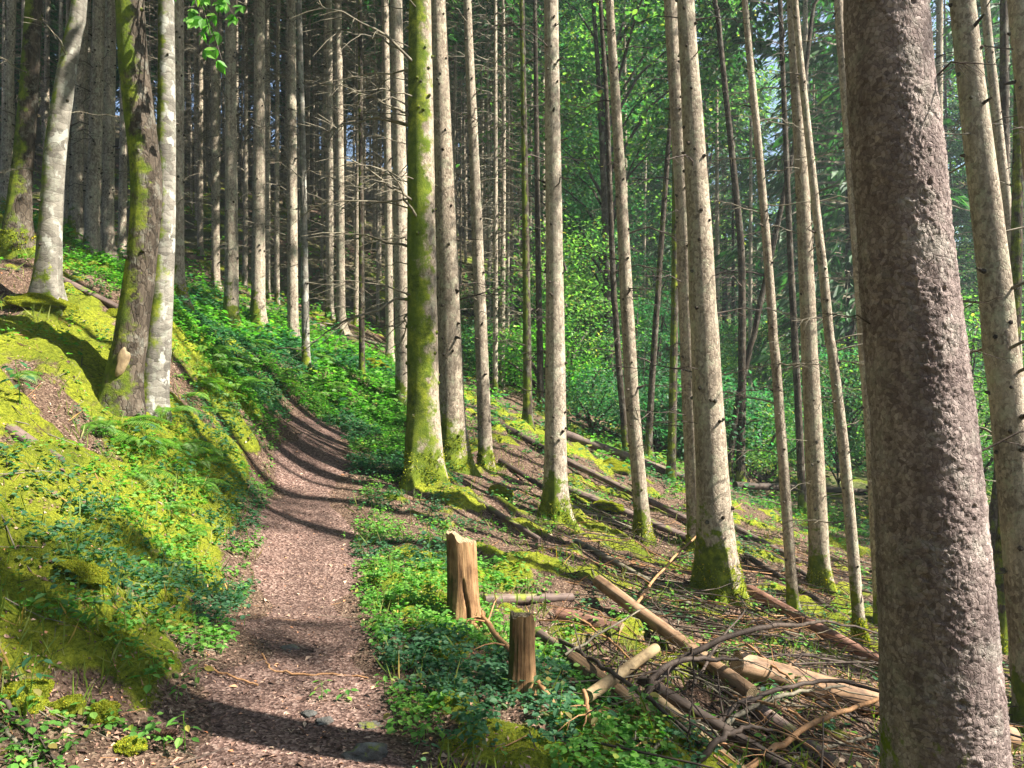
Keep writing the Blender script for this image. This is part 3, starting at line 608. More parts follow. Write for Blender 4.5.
# the huge trunk in front, its bark plates modelled
def big_tree():
    d = 2.9; pts = [(956, 1000), (944, 768), (931, 512), (906, 256), (883, 0)]
    X = np.array([px(u, v, d) for u, v in pts]); bz = zt(X[0, 0], d); base = np.array([X[0, 0], d, bz]); P = X - base; P[0, 2] = 0
    H = 24.; top = P[-1]; dirv = (P[-1] - P[-2]) / (P[-1][2] - P[-2][2])
    Pl = np.array([P[0] - [0, 0, .4]] + list(P) + [[top[0] + dirv[0] * 6, 0, H]])
    zs = np.array([0] + [CAMZ - (v - 384) * d / FPX - bz for v in (768, 512, 256, 0)] + [H]); rs = np.array([142, 114, 97, 85, 74, 6]) * d / FPX / 2
    R = lambda h: np.interp(h, zs, rs)
    sides = 330; zt_ = 4.3; hts = np.concatenate([np.arange(-.35, zt_, .0052)]); nr = len(hts)
    th = np.arange(sides) / sides * 2 * math.pi
    cx = np.interp(hts, Pl[:, 2], Pl[:, 0]); k = np.ones(181) / 181; cx = np.convolve(np.pad(cx, 90, mode='edge'), k, 'valid')
    rad = R(hts); TH = np.repeat(th[None], nr, 0).ravel(); HH = np.repeat(hts[:, None], sides, 1).ravel(); RR = np.repeat(rad[:, None], sides, 1).ravel()
    Q = np.stack([np.cos(TH) * .19, np.sin(TH) * .19, HH], 1); wob = np.stack([fbm(Q * 30, 2, 61), fbm(Q * 30, 2, 62), fbm(Q * 30, 2, 63)], 1) - .5
    n1 = fbm(Q * [17, 17, 21] + wob * .5, 5, 68); n2 = fbm(Q * [34, 34, 40] + wob * .8, 4, 69)
    def terr(n, k):
        q = n * k; i = np.floor(q); f = q - i; return i + sstep(.0, .13, f) * .85 + .15 * f
    f1, f2, cid = worley(Q * [30, 30, 36] + wob * 2.2, 71)
    w1 = Q * [27, 27, 44] + wob * 1.1; f1, f2, cid = worley(w1, 71); u1, u2, cid2 = worley(Q * [52, 52, 80] + wob * 1.5, 75)
    mask = sstep(.32, .58, fbm(Q * [6, 6, 5], 3, 64))
    plate = (.0038 * cid * sstep(.02, .07, f2 - f1) + .0024 * cid2 * sstep(.02, .12, u2 - u1)) * (.25 + .9 * mask) + .0007 * terr(n2, 7)
    big = (fbm(Q * 4, 3, 65) - .5) * .013
    fine = (fbm(Q * 130, 2, 67) - .5) * .0022
    RR = RR + plate + big + fine
    for hk, ak in [(1.05 + .02, -1.75), (1.75, -1.2), (2.52, -1.35), (2.9, -1.45), (3.55, -1.4), (1.5, -2.2)]:
        dd = np.sqrt(((((TH - ak + math.pi) % (2 * math.pi)) - math.pi) * .19) ** 2 + (HH - hk) ** 2); RR = RR + .006 * np.exp(-(dd / .04) ** 2) - .016 * np.exp(-(dd / .011) ** 2)
    V = np.stack([np.repeat(cx[:, None], sides, 1).ravel() + RR * np.cos(TH), RR * np.sin(TH), HH], 1)
    mb = MB(); mb.add(V, quads_grid(nr, sides, True))
    h2 = np.concatenate([[zt_ - .02], np.arange(4.6, H, .6), [H]]); c2 = np.interp(h2, Pl[:, 2], Pl[:, 0]); c2[0] = cx[-1]
    th2 = np.arange(20) / 20 * 2 * math.pi; r2 = R(h2)
    mb.add(np.stack([c2[:, None] + r2[:, None] * np.cos(th2), r2[:, None] * np.sin(th2), np.repeat(h2[:, None], 20, 1)], -1).reshape(-1, 3), quads_grid(len(h2), 20, True))
    t = thing(ST, 'huge dark trunk with scaly flaking bark at the front right', 'tree', base, group='trees rising beside the trail')
    k = link('trunk', mb.mesh('trunk', [MT['big']]), t); k['side_moss'] = .05; k['foot_moss'] = .55
    c = lambda h: np.array([np.interp(h, Pl[:, 2], Pl[:, 0]), 0, h])
    r_ = np.random.default_rng(5)
    for h, a, L in [(2.45, -.5, .13), (2.28, -.25, .14), (1.9, .15, .5), (2.4, -3.0, .16), (3.3, -.6, .22), (3.62, -1.2, .13), (2.62, -1.55, .11), (4.1, .3, .8)]:
        link('branch_stub', random.choice(BRD), t, c(h) + np.array([math.cos(a), math.sin(a), 0]) * R(h) * .95, (0, -.2, a), (L, L * 2, L * 2) if L < .3 else L)
    link('crown', CROWN[0], t, c(13), (0, 0, 1), (1.2, 1.2, 1.05)); HB.append(tuple(base[:2]))
big_tree()

# ------------------------------------------------------------------ the wood behind
def proto(name, label, cat, group, trunkm, crownm, foot=.25, side=.05):
    t = thing(name, label, cat, (0, 0, -50), group=group)
    a = link('trunk', trunkm, t); a['side_moss'] = side; a['foot_moss'] = foot
    b = link('crown', crownm, t); KIDS[t.name] = [a, b]; return t
def simple_trunk(seed, H, r0, mat, lean=.25, knots=0):
    r_ = np.random.default_rng(seed); z = np.linspace(0, H, 7); P = np.stack([np.cumsum(r_.normal(0, lean * .3, 7)), np.cumsum(r_.normal(0, lean * .3, 7)), z], 1); P -= P[0]; P[:, :2] *= (z / H)[:, None]
    h = np.concatenate([[-.4, 0, .15, .4, 1.], np.arange(2, H, 1.5), [H]])
    return trunk_mesh('trunk', np.concatenate([[[0, 0, -.4]], P]), lambda q: r0 * max(.06, 1 - max(q, 0) / H) ** .8, MT[mat], 9, .5, h, knots=knots, seed=seed, zk=(1, 12))[0]
HG = 24
PROT = [proto(ST, 'x', 'tree', 'g', simple_trunk(300 + i, HG, .072 + .014 * i, 'spruce', .3, 60), conifer_crown('spruce_crown', HG, 12.5, 1.9, .5, 6, 15, .42, .17, 310 + i, 110, (1.2, 13))) for i in range(4)]
PGREEN = [proto('young_spruce', 'x', 'tree', 'g', simple_trunk(330 + i, 15, .1, 'dark', .1), conifer_crown('spruce_crown', 15, 1.2 + i, 2.1, .42, 7, 26, .34, .11, 340 + i, 12, (.8, 4))) for i in range(3)]
PBROAD = [proto('broadleaf_tree', 'x', 'tree', 'g', simple_trunk(360 + i, 11, .085, 'dark', .5), broad_crown('leafy_crown', 12.5, 2.5 + i * .8, 2.6, 56, 130, .10, 370 + i, ['broad', 'teal', 'broad'][i], 14, .4, .5), side=.4) for i in range(3)]
PUNDER = [proto('understory_tree', 'x', 'tree', 'g', simple_trunk(390 + i, 3.6, .035, 'dark', .35), broad_crown('leafy_crown', 4.4, .8, 1.5, 30, 110, .085, 400 + i, ['teal', 'broad'][i], 9, .3, .42), side=.5) for i in range(2)]
def bush_mesh(seed, mat):
    return broad_crown('foliage', 1.25, .1, .85, 24, 90, .07, seed, mat, 8, .5, .22)
PBUSH = []
for i in range(3):
    o = link('bush', bush_mesh(420 + i, ['broad', 'teal', 'cover'][i])); o.location = (0, 0, -50); PBUSH.append(o)
used = {}
def place(pl, x, y, sc, label, group, cat=None, i=None):
    p = pl[random.randrange(len(pl))] if i is None else pl[i]
    loc = (x, y, zt(x, y) - .03)
    if p.name not in used:
        used[p.name] = 1; p.location = loc; p.rotation_euler = (0, 0, random.uniform(0, 6.28)); p.scale = (sc,) * 3; p['label'] = label; p['group'] = group
        if cat: p['category'] = cat
        return p
    return copy_thing(p, loc, random.uniform(0, 6.28), sc, label, group)
def clear(x, y, dmin): return all((x - a) ** 2 + (y - b) ** 2 > dmin * dmin for a, b in HB)
def fill(pl, n, gen, dmin, sc, label, group, cat=None, tries=40):
    k = 0
    for _ in range(n * tries):
        x, y = gen()
        if pl in (PGREEN, PBROAD) and 5 < x < 20 and 18 < y + .25 * (x - 3.5) < 33 and random.random() < .75: continue
        if y > 2 and not clear(x, y, dmin): continue
        HB.append((x, y)); l = label(x, y) if callable(label) else label
        place(pl, x, y, random.uniform(*sc), l, group, cat); k += 1
        if k >= n: break
def ang(u0, u1, d0, d1, pw=1.):
    def g():
        d = d0 + (d1 - d0) * random.random() ** pw; u = random.uniform(u0, u1); return (u - 512) * d / FPX, d
    return g
PDENSE = [proto(ST, 'x', 'tree', 'g', simple_trunk(320 + i, 22, .11, 'spruce', .3, 40), conifer_crown('spruce_crown', 22, 7.5, 2.0, .5, 6, 15, .45, .16, 326 + i, 110, (1.2, 9))) for i in range(2)]
PTHIN = [proto(ST, 'x', 'tree', 'g', simple_trunk(440 + i, 17, .055 + .015 * i, 'spruce', .35, 40), conifer_crown('spruce_crown', 17, 9.5, 1.1, .5, 5, 14, .36, .12, 446 + i, 130, (1., 10))) for i in range(2)]
fill(PTHIN, 44, ang(150, 520, 16, 36), .9, (.85, 1.15), 'very thin pole of a spruce with fine dead twigs beyond the trail bend', 'thin poles beyond the trail bend')
fill(PROT, 34, ang(-40, 230, 16, 46), 1.15, (.8, 1.12), 'straight bare lower trunk in the dense stand high on the slope at the upper left', 'trunks at the upper left')
fill(PROT, 70, ang(180, 520, 19, 50, .85), 1.15, (.8, 1.12), 'straight thin trunk with dead twigs in the dense stand beyond the trail bend', 'trunks beyond the trail bend')
fill(PDENSE, 78, ang(-90, 560, 28, 84), 1.5, (.8, 1.2), 'far spruce closing off the top of the slope', 'far spruces on the hillside')
fill(PGREEN, 22, ang(300, 660, 46, 84), 1.7, (1.4, 2.2), 'tall far spruce closing the gap at the top of the slope', 'tall far spruces at the top of the slope')
fill(PROT, 26, ang(520, 1080, 19, 55), 1.6, (.75, 1.1), 'thin trunk among green foliage far behind the sunlit trunks on the right', 'trunks in the green wood on the right')
fill(PGREEN, 32, ang(430, 1100, 21, 66, .8), 1.8, (.8, 1.9), 'green spruce with drooping boughs in the wood behind', 'green spruces in the wood behind')
fill(PGREEN, 26, ang(-90, 450, 26, 66), 1.7, (1., 1.8), 'dark green spruce filling the gaps between far trunks on the left', 'dark spruces high on the slope')
fill(PBROAD, 36, ang(500, 1110, 18, 70, .8), 1.8, (.8, 1.7), 'leafy green tree in the wood behind the sunlit trunks', 'leafy trees in the wood behind')
fill(PUNDER, 34, ang(540, 1090, 15, 34), 1.1, (.6, 1.25), 'small leafy tree growing under the tall trunks on the right', 'understory trees on the right')
fill(PBUSH, 70, ang(470, 780, 16, 34), .5, (.7, 1.5), 'leafy green bush on the bright slope beyond the middle trunk', 'bushes on the slope beyond', 'bush')
fill(PBUSH, 24, ang(760, 1060, 14, 30), .6, (.7, 1.3), 'leafy bush in the shade below the right hand trunks', 'bushes in the shade', 'bush')
PTALL = [proto('shade_beech', 'x', 'tree', 'g', simple_trunk(395, 16.5, .12, 'birch', .3), broad_crown('leafy_crown', 16.8, 14.9, .75, 11, 120, .10, 396, 'broad', 8, .8, .3))]  # unseen shade caster: small high crown shaped to drop shadow on the trail
for x, y, s in [(9.2, 4.55, .98), (9.6, .75, 1.), (9.3, 7.0, 1.)]: place(PTALL, x, y, s, 'unseen tall beech added so that its crown throws shade on the trail', 'shade beeches added out of frame')
for x, y, s in [(-1.5, -5, 1.), (2.5, -6.5, 1.1), (-4.5, -3.6, 1.), (-7, -6, 1.2), (0, -10, 1.3), (5, -11, 1.2), (-4, -11, 1.3), (-10, -1, 1.2), (-11, -9, 1.3), (9, -13, 1.3), (-13, 4, 1.2), (2, -15, 1.4), (-9, 2.2, 1.)]:
    place(PGREEN, x, y, s, 'unseen bushy spruce added behind the camera to block sky light', 'sky blocking spruces added behind the camera')  # unseen trees added to cut the open sky light from behind
for x, y, s in [(21, 9, 1.5), (24, 13, 1.6), (26, 6, 1.5), (22, 4, 1.3), (29, 11, 1.7), (31, 17, 1.7), (18.5, 11.5, 1.2), (35, 13, 1.7)]:
    place(PGREEN, x, y, s, 'unseen bushy spruce added off to the right to shade the wood behind', 'shade spruces added out of frame to the right')  # added out of view to darken the background on the right
# unseen spruces added out of frame so their crowns shade the slope
for x, y, s in [(15, -.1, .9), (14, 1.0, .95), (14, -2.2, 1.), (-9, 4, 1.), (-8, -1, .9)]:
    place(PROT, x, y, s, 'unseen tall spruce added so that its crown shades the slope', 'shade spruces added out of frame').scale = (.7 * s, .7 * s, s)
#==PART3==
# ------------------------------------------------------------------ ground litter, plants
def spread(n, d0, d1, pw, u0=-160, u1=1190):
    d = d0 + (d1 - d0) * rng.random(n) ** pw; u = rng.uniform(u0, u1, n)
    return (u - 512) * d / FPX, d
def gnormal(x, y, e=.03):
    zx = (zmesh(x + e, y) - zmesh(x - e, y)) / (2 * e); zy = (zmesh(x, y + e) - zmesh(x, y - e)) / (2 * e)
    return unit(np.stack([-zx, -zy, np.ones_like(zx)], 1))
# leaf litter and needles
x, y = spread(52000, 2.5, 13, 1.5); mm = moss_mask(x, y); off, w = trail_d(x, y); keep = (rng.random(len(x)) > mm * .72); x, y = x[keep], y[keep]; n = len(x)
N = unit(gnormal(x, y) + rng.normal(0, .28, (n, 3))); D = rng.normal(0, 1, (n, 3)); D -= N * (D * N).sum(1)[:, None]
mb = MB(); z = zmesh(x, y) + .006
sz = rng.uniform(.008, .03, n) * (1 + (rng.random(n) < .1) * 1.0)
cards(mb, np.stack([x, y, z], 1), D, N, sz, sz * rng.uniform(.25, .75, n), 0, rng.uniform(-.2, .35))
tag(link('leaf_litter', mb.mesh('leaf_litter', MT['litter'], False)), kind='stuff')
# twigs and sticks lying about
mb = MB(); r_ = np.random.default_rng(77)
def stick(x, y, L, rad, a, m, lift=.0, k=4):
    t = np.linspace(-.5, .5, 5); X = x + np.cos(a) * L * t + r_.normal(0, .015 * L, 5); Y = y + np.sin(a) * L * t + r_.normal(0, .015 * L, 5)
    Z = zmesh(X, Y); Z = .5 * Z + .5 * np.linspace(Z[0], Z[-1], 5) + rad * .6 + lift * (t + .5)
    tube(mb, np.stack([X, Y, np.maximum(Z, zmesh(X, Y))], 1), rad * np.array([1, .95, .85, .7, .4]), k, m, False)
for _ in range(3400):
    x, y = spread(1, 2.6, 12, 1.3); off, w = trail_d(x, y)
    L = r_.choice([.05, .1, .22, .5], p=[.42, .33, .18, .07]) * r_.uniform(.6, 1.4); 
    if abs(off[0]) < .5: L *= .5
    stick(x[0], y[0], L, .0012 + L * .006, r_.uniform(0, 6.28), r_.integers(0, 3))
for _ in range(1900):                       # brushwood on the slope below the trail
    u = r_.uniform(480, 1000); v = r_.uniform(470, 800); dd = r_.uniform(3.4, 12); X = (u - 512) * dd / FPX + r_.uniform(.0, 1.2)
    if X < .25: continue
    L = r_.uniform(.12, .95); stick(X, dd, L, .002 + L * .006, r_.normal(-.75, .6), r_.choice([0, 1, 1, 1, 2]), r_.choice([0, .03, .1, .22]))
tag(link('twig_litter', mb.mesh('twig_litter', [MT['twig'], MT['twigdark'], MT['twigtan']])), kind='stuff')

def cover_density(x, y):
    off, w = trail_d(x, y); e = off - w; n = fbm(P3(x * 1.4, y * 1.4, 2), 3, 51); n2 = fbm(P3(x * 4.5, y * 4.5, 2), 2, 52)
    right = sstep(-.06, .1, e) * (1 - sstep(.75, 1.7, e)) * sstep(3.0, 4.4, y) * (1 - sstep(12, 17, y)) * .6
    left = sstep(-.02, .12, -e - 2 * w) * (1 - sstep(.55, 1.5, -e - 2 * w)) * sstep(3.5, 5.0, y) * .55
    fern = sstep(8.2, 10, y) * (1 - sstep(14, 17, y)) * sstep(.0, .4, -off - w) * (1 - sstep(1.6, 3.6, -off)) * 1.25
    bank = .14 * (off < -w) * (y < 11) * sstep(4, 5.5, y) ; slope = .11 * (off > w) ; mid = .3 * sstep(11, 15, y)
    near = .22 * sstep(.05, .3, -off - w) * (1 - sstep(.9, 1.5, -off)) * (y < 4.2)
    nr = .4 * sstep(.25, .6, e) * (1 - sstep(1.2, 1.8, e)) * (y < 4.6)
    crest = 1.7 * sstep(11.5, 12.0, y) * (1 - sstep(15.5, 17, y)) * (1 - sstep(1.3, 2.4, np.abs(x + 3.1)))
    reg = np.maximum.reduce([crest, right, left, fern, bank, slope, mid, near, nr])
    return reg * sstep(.36, .56, .55 * n + .45 * n2 + .28 * (reg - .35))
def cover(name, n, d0, d1, pw, h, L, mats, label=None):
    x, y = spread(n, d0, d1, pw); k = rng.random(len(x)) < cover_density(x, y); x, y = x[k], y[k]; m = len(x)
    z = zmesh(x, y); hh = rng.uniform(*h, m); mb = MB(); kind = rng.integers(0, len(mats), m)
    kind = np.where(fbm(P3(x * 1.6, y * 1.6, 8), 2, 57) > .53, 1 % len(mats), 0)
    P0 = np.stack([x, y, z], 1); lean = rng.normal(0, .25, (m, 3)) * [1, 1, 0]
    nl = rng.integers(3, 6, m)
    for j in range(5):
        s = nl > j; c = P0[s] + lean[s] * hh[s][:, None] + np.array([0, 0, 1]) * hh[s][:, None] * (1 - .12 * j); a = rng.uniform(0, 6.28, s.sum())
        D = np.stack([np.cos(a), np.sin(a), rng.uniform(-.45, .25, s.sum())], 1); N = np.stack([rng.normal(0, .3, s.sum()), rng.normal(0, .3, s.sum()), np.ones(s.sum())], 1)
        l = rng.uniform(*L, s.sum())
        for kk in range(len(mats)):
            q = kind[s] == kk
            if q.any(): cards(mb, c[q] + D[q] * .25 * l[q][:, None], D[q], N[q], l[q], l[q] * .8, kk, .1, .5, True)
    # stems
    st = np.nonzero(hh > .05)[0]
    if len(st):
        top = P0[st] + lean[st] * hh[st][:, None] + np.array([0, 0, 1]) * hh[st][:, None]; wv = np.array([.0016, 0, 0])
        V = np.stack([P0[st] - wv, P0[st] + wv, top], 1).reshape(-1, 3); mb.add(V, np.arange(len(st) * 3).reshape(-1, 3), 0)
    return tag(link(name, mb.mesh(name, [MT[q] for q in mats], False)), label, kind='stuff')
cover('ground_cover', 140000, 2.6, 15, 1.15, (.015, .10), (.016, .046), ['cover', 'teal'])
cover('verge_plants', 70000, 9.2, 16.5, 1.0, (.02, .16), (.025, .065), ['cover', 'teal'])
cover('undergrowth', 26000, 12.5, 36, 1.1, (.05, .35), (.06, .13), ['cover', 'teal'])
# short moss fronds giving the cushions a nap
x, y = spread(240000, 2.5, 9.5, 1.25, -160, 900); k = rng.random(len(x)) < moss_mask(x, y) * .9; x, y = x[k], y[k]; m = len(x)
N = gnormal(x, y); D = unit(N + rng.normal(0, .55, (m, 3))); Lm = rng.uniform(.005, .013, m)
mb = MB(); cards(mb, np.stack([x, y, zmesh(x, y) - .002], 1), D, rng.normal(0, 1, (m, 3)), Lm, Lm * .45)
tag(link('moss', mb.mesh('moss', MT['mossnap'], False)), kind='stuff')
# grass
x, y = spread(16000, 2.8, 13, 1.2); off, w = trail_d(x, y); g = (fbm(P3(x * 2, y * 2, 4), 3, 58) > .52) & (np.abs(off) > w + .05); x, y = x[g], y[g]; m = len(x)
D = np.stack([rng.normal(0, .6, m), rng.normal(0, .6, m), np.ones(m)], 1); L = rng.uniform(.05, .2, m)
mb = MB(); cards(mb, np.stack([x, y, zmesh(x, y) - .005], 1), D, rng.normal(0, 1, (m, 3)), L, rng.uniform(.003, .006, m))
tag(link('grass', mb.mesh('grass', MT['grass'], False)), kind='stuff')

# ferns
def fern_mesh(seed, nf=8, L=.45):
    r_ = np.random.default_rng(seed); mb = MB()
    for f in range(nf):
        a = f / nf * 6.28 + r_.uniform(-.3, .3); l = L * r_.uniform(.65, 1.1); t = np.linspace(.1, 1, 24); el = r_.uniform(.5, .95)
        d = np.array([math.cos(a), math.sin(a)]); C = np.stack([d[0] * l * t, d[1] * l * t, l * (el * t - .75 * t ** 2.0)], 1); T = unit(np.gradient(C, axis=0)); s = np.array([-d[1], d[0], 0])
        wd = l * .26 * np.sin(np.pi * np.clip(t * .92 + .06, 0, 1)) ** .8 * (1.15 - .5 * t)
        for sg in (-1, 1):
            D = s[None] * sg + T * .35 + np.array([0, 0, -.15]); N = np.cross(T, s[None]) * -1; N = np.where(N[:, 2:] < 0, -N, N)
            cards(mb, C, D, N + r_.normal(0, .1, N.shape), wd, np.full(len(t), l * .033), 0, .1, .4)
        tube(mb, C[::3], np.linspace(.0025, .0008, len(C[::3])), 3, 0, False)
    return mb.mesh('fern', MT['fern'], False)
FM = [fern_mesh(i + 700) for i in range(3)]
for i, (u, v, s, lab) in enumerate([(118, 430, 1., 'bright fern at the foot of the dark mossy trunk'), (135, 452, .8, 'low fern just below the forked mossy pair'), (95, 425, .7, 'fern behind and left of the forked pair\'s foot'), (170, 520, .7, 'fern on the mossy bank halfway down to the trail'),
        (12, 378, .8, 'fern at the left photo edge on the bank'), (205, 350, 1.1, 'fern on the slope under the row of straight trunks'), (225, 370, 1., 'fern lower on the slope above the trail bend'), (250, 362, 1.1, 'tall fern on the sunny slope above the trail bend'), (280, 372, 1., 'fern beside the bend under the greenish sapling'),
        (235, 395, 1., 'fern above the left edge of the trail'), (200, 385, .9, 'fern on the slope right of the forked pair'), (310, 380, .9, 'fern at the very bend of the trail'), (330, 385, .8, 'rightmost fern at the trail bend'), (215, 415, .7, 'fern close to the mossy strip above the trail'),
        (185, 545, .6, 'small fern near the left edge of the trail'), (395, 470, .6, 'small fern left of the moss covered trunk'), (250, 345, .9, 'fern highest on the slope below the trunks')]):
    g = gp(u, v); f = FM[i % 3]; o = link('fern', f, None, (g[0], g[1], zt(g[0], g[1]) - .01), (random.uniform(-.15, .15), random.uniform(-.1, .3), random.uniform(0, 6.28)), s); tag(o, lab, 'fern', 'ferns along the trail')
for i in range(26):
    u, v = [(random.uniform(180, 335), random.uniform(335, 398)), (random.uniform(60, 240), random.uniform(400, 520))][i % 3 == 2]
    g = gp(u, v); o = link('fern', FM[i % 3], None, (g[0], g[1], zt(g[0], g[1]) - .01), (random.uniform(-.15, .15), random.uniform(-.1, .3), random.uniform(0, 6.28)), random.uniform(.6, 1.1))
    tag(o, 'green fern among the plants on the sloping bank left of the trail', 'fern', 'ferns scattered over the bank')
# young plants
def seedling(seed, h, ls, n, mat='cover'):
    r_ = np.random.default_rng(seed); mb = MB(); lean = r_.normal(0, .15, 2)
    zz = np.linspace(0, 1, 6); C = np.stack([lean[0] * h * zz ** 2, lean[1] * h * zz ** 2, h * zz], 1); tube(mb, C, np.linspace(.003, .0012, 6), 4, 1, False)
    P, D, L = [], [], []
    for i in range(n):
        t = .35 + .65 * i / max(1, n - 1); a = i * 2.4 + r_.uniform(-.4, .4); c = np.array([np.interp(t, zz, C[:, j]) for j in range(3)]); d = np.array([math.cos(a), math.sin(a), r_.uniform(-.1, .35)]); pl = ls * r_.uniform(.4, .8)
        tube(mb, [c, c + d * pl], [.0012, .0009], 3, 1, False); P.append(c + d * pl); D.append(d - [0, 0, .35]); L.append(ls * r_.uniform(.7, 1.2))
    cards(mb, np.array(P), np.array(D), np.stack([r_.normal(0, .25, n), r_.normal(0, .25, n), np.ones(n)], 1), np.array(L), np.array(L) * .6, 0, .14, .42, True)
    return mb.mesh('seedling', [MT[mat], MT['fern']], False)
SD = [seedling(800 + i, [.10, .16, .22, .13][i], [.055, .06, .055, .045][i], [6, 9, 12, 8][i], ['cover', 'broad', 'teal', 'cover'][i]) for i in range(4)]
for i, (u, v, k, s, lab) in enumerate([(60, 640, 1, 1., 'heart leaved seedling above the bottom left moss mounds'), (100, 620, 0, 1., 'seedling at the right end of the mossy slab'), (30, 715, 2, 1., 'bluish leaved young plant among the bottom left moss mounds'), (150, 700, 0, 1., 'low plant left of the pine cone near the trail'),
        (165, 632, 3, 1., 'small plant beside the trail under the moss face'), (195, 690, 1, .9, 'three leaved plant at the left edge of the trail in front'), (200, 655, 3, .9, 'yellowish seedling touching the left trail edge'), (185, 752, 3, 1.2, 'leafy plant at the bottom edge left of the trail'),
        (322, 702, 3, .8, 'plant growing in the trail just above the grey stones'), (345, 700, 0, .7, 'plant right of the one in the trail above the stones'), (385, 698, 3, .9, 'plant at the right trail edge above the mossy rock'), (470, 755, 1, .9, 'plant on the moss mound at the bottom edge'), (560, 735, 2, 1., 'dark leaved plant below the second stump'),
        (540, 700, 1, .9, 'plant in front of the second stump'), (600, 750, 2, 1., 'dark glossy plant at the bottom edge below the crossed logs'), (640, 735, 1, 1., 'plant between the crossed logs and the dark branches'), (770, 715, 2, 1., 'plant under the arching branches left of the thick cut log'), (795, 700, 1, .9, 'plant against the thick cut log'), (150, 470, 2, 1.3, 'dark leaved sapling standing on the mossy bank'), (185, 490, 2, 1.2, 'dark leaved sapling halfway down the mossy bank'),
        (430, 560, 2, 1.4, 'tall thin plant left of the first stump'), (370, 545, 1, 1.2, 'upright plant at the right trail edge beside a shadow band'), (20, 420, 2, 1.5, 'bluish leaved plant on the bank at the left photo edge'), (240, 600, 3, 1., 'plant at the left trail edge in the sun')]):
    g = gp(u, v); o = link('seedling', SD[k], None, (g[0], g[1], zt(g[0], g[1]) - .005), (0, 0, random.uniform(0, 6.28)), s); tag(o, lab, 'plant', 'young plants on the forest floor')

# ------------------------------------------------------------------ stumps, logs, branches
def local_log(L, r0, r1, seed, bend=.0, k=14, rough=.08, ends=(1, 1), knots=3):
    r_ = np.random.default_rng(seed); n = max(8, int(L / .06)); z = np.linspace(0, L, n); th = np.arange(k) / k * 6.283
    R = np.interp(z, [0, L], [r0, r1])[:, None] * (1 + rough * 2 * (fbm(np.stack([np.cos(th)[None] * np.ones((n, 1)) * 1.2, np.sin(th)[None] * np.ones((n, 1)) * 1.2, np.repeat(z[:, None] * 3, k, 1)], -1).reshape(-1, 3) + seed, 3, seed) - .5).reshape(n, k))
    cx = bend * L * np.sin(np.pi * z / L); V = np.stack([cx[:, None] + R * np.cos(th), R * np.sin(th), np.repeat(z[:, None], k, 1)], -1)
    mb = MB(); mb.add(V.reshape(-1, 3), quads_grid(n, k, True))
    for e, fl in ((0, -1), (n - 1, 1)):
        c = V[e].mean(0); Vc = np.concatenate([V[e], c[None]]); F = np.stack([np.arange(k), (np.arange(k) + 1) % k, np.full(k, k)], 1)[:, ::fl]; mb.add(Vc, F, 1 if ends[0 if e == 0 else 1] else 0)
    for _ in range(knots):
        zz = r_.uniform(.1, .9) * L; a = r_.uniform(0, 6.28); rr = np.interp(zz, [0, L], [r0, r1]); D = np.array([math.cos(a), math.sin(a), .5]); p = np.array([np.interp(zz, z, cx), 0, zz]) + D * [rr, rr, 0] * .85
        tube(mb, [p, p + D * rr * .5], [rr * .22, rr * .12], 5, 0)
    return mb
def lay(name, label, cat, p0, p1, r0, r1, mat, seed, bend=0., group=None, cut=True, rough=.08, sink=.25, lift=(0, 0), cut_part=False):
    p0 = np.array(p0, float); p1 = np.array(p1, float); p0[2] += r0 * (1 - sink) + lift[0]; p1[2] += r1 * (1 - sink) + lift[1]
    d = Vector(p1 - p0); mb = local_log(d.length, r0, r1, seed, bend, rough=rough * 1.6, ends=(cut, cut))
    o = link(name, mb.mesh(name, [MT[mat], MT['cutface']])); o.location = p0; o.rotation_mode = 'QUATERNION'; o.rotation_quaternion = d.to_track_quat('Z', 'Y')
    tag(o, label, cat, group)
    if cut_part:
        th = np.arange(16) / 16 * 6.283; rr = r0 * .9 * (1 + .04 * rng.normal(0, 1, 16)); m2 = MB(); V = np.concatenate([np.stack([rr * np.cos(th), rr * np.sin(th), np.full(16, -.004)], 1), [[0, 0, -.006]], np.stack([rr * np.cos(th), rr * np.sin(th), np.full(16, .003)], 1)])
        m2.add(V[:17], np.stack([(np.arange(16) + 1) % 16, np.arange(16), np.full(16, 16)], 1)); m2.add(np.concatenate([V[:16], V[17:]]), quads_grid(2, 16, True)); link('cut_end', m2.mesh('cut_end', [MT['cutface']]), o)
    return o
def L2(name, label, a, b, r0, r1, mat, seed, **k):
    return lay(name, label, k.pop('cat', 'log'), gp(*a), gp(*b), r0, r1, mat, seed, **k)
GL = 'felled wood below the trail'
L2('log', 'peeled orange log lying downhill, its upper end cut, right of the second stump', (598, 603), (752, 712), .052, .046, 'peeled', 1, group=GL, lift=(.12, .06), cut_part=True, sink=.0)
L2('log', 'thin bark covered pole continuing below the peeled orange log', (745, 708), (835, 772), .05, .045, 'logbark', 2, group=GL, lift=(.0, .0))
L2('log', 'thick tan log with a dark round cut end facing left, under the arching branches', (737, 684), (1012, 756), .085, .078, 'peeled', 3, group=GL, lift=(.05, .05), cut_part=True, sink=.1)
L2('log', 'tan log with sawn end lying just right of the second stump', (572, 676), (700, 772), .05, .042, 'stump', 4, group=GL, lift=(.06, .05), cut_part=True)
L2('log', 'short pale moss tinged billet crossing over the tan sawn log', (655, 672), (588, 722), .035, .032, 'cut', 5, group=GL, lift=(.12, .1))
L2('log', 'reddish brown pole running downhill behind the bright sunlit trunk', (738, 592), (895, 682), .062, .055, 'logred', 6, group=GL, lift=(.05, .04))
L2('log', 'grey barked pole lying level behind the two stumps', (484, 604), (572, 601), .042, .036, 'logbark', 7, group=GL, lift=(.0, .0))
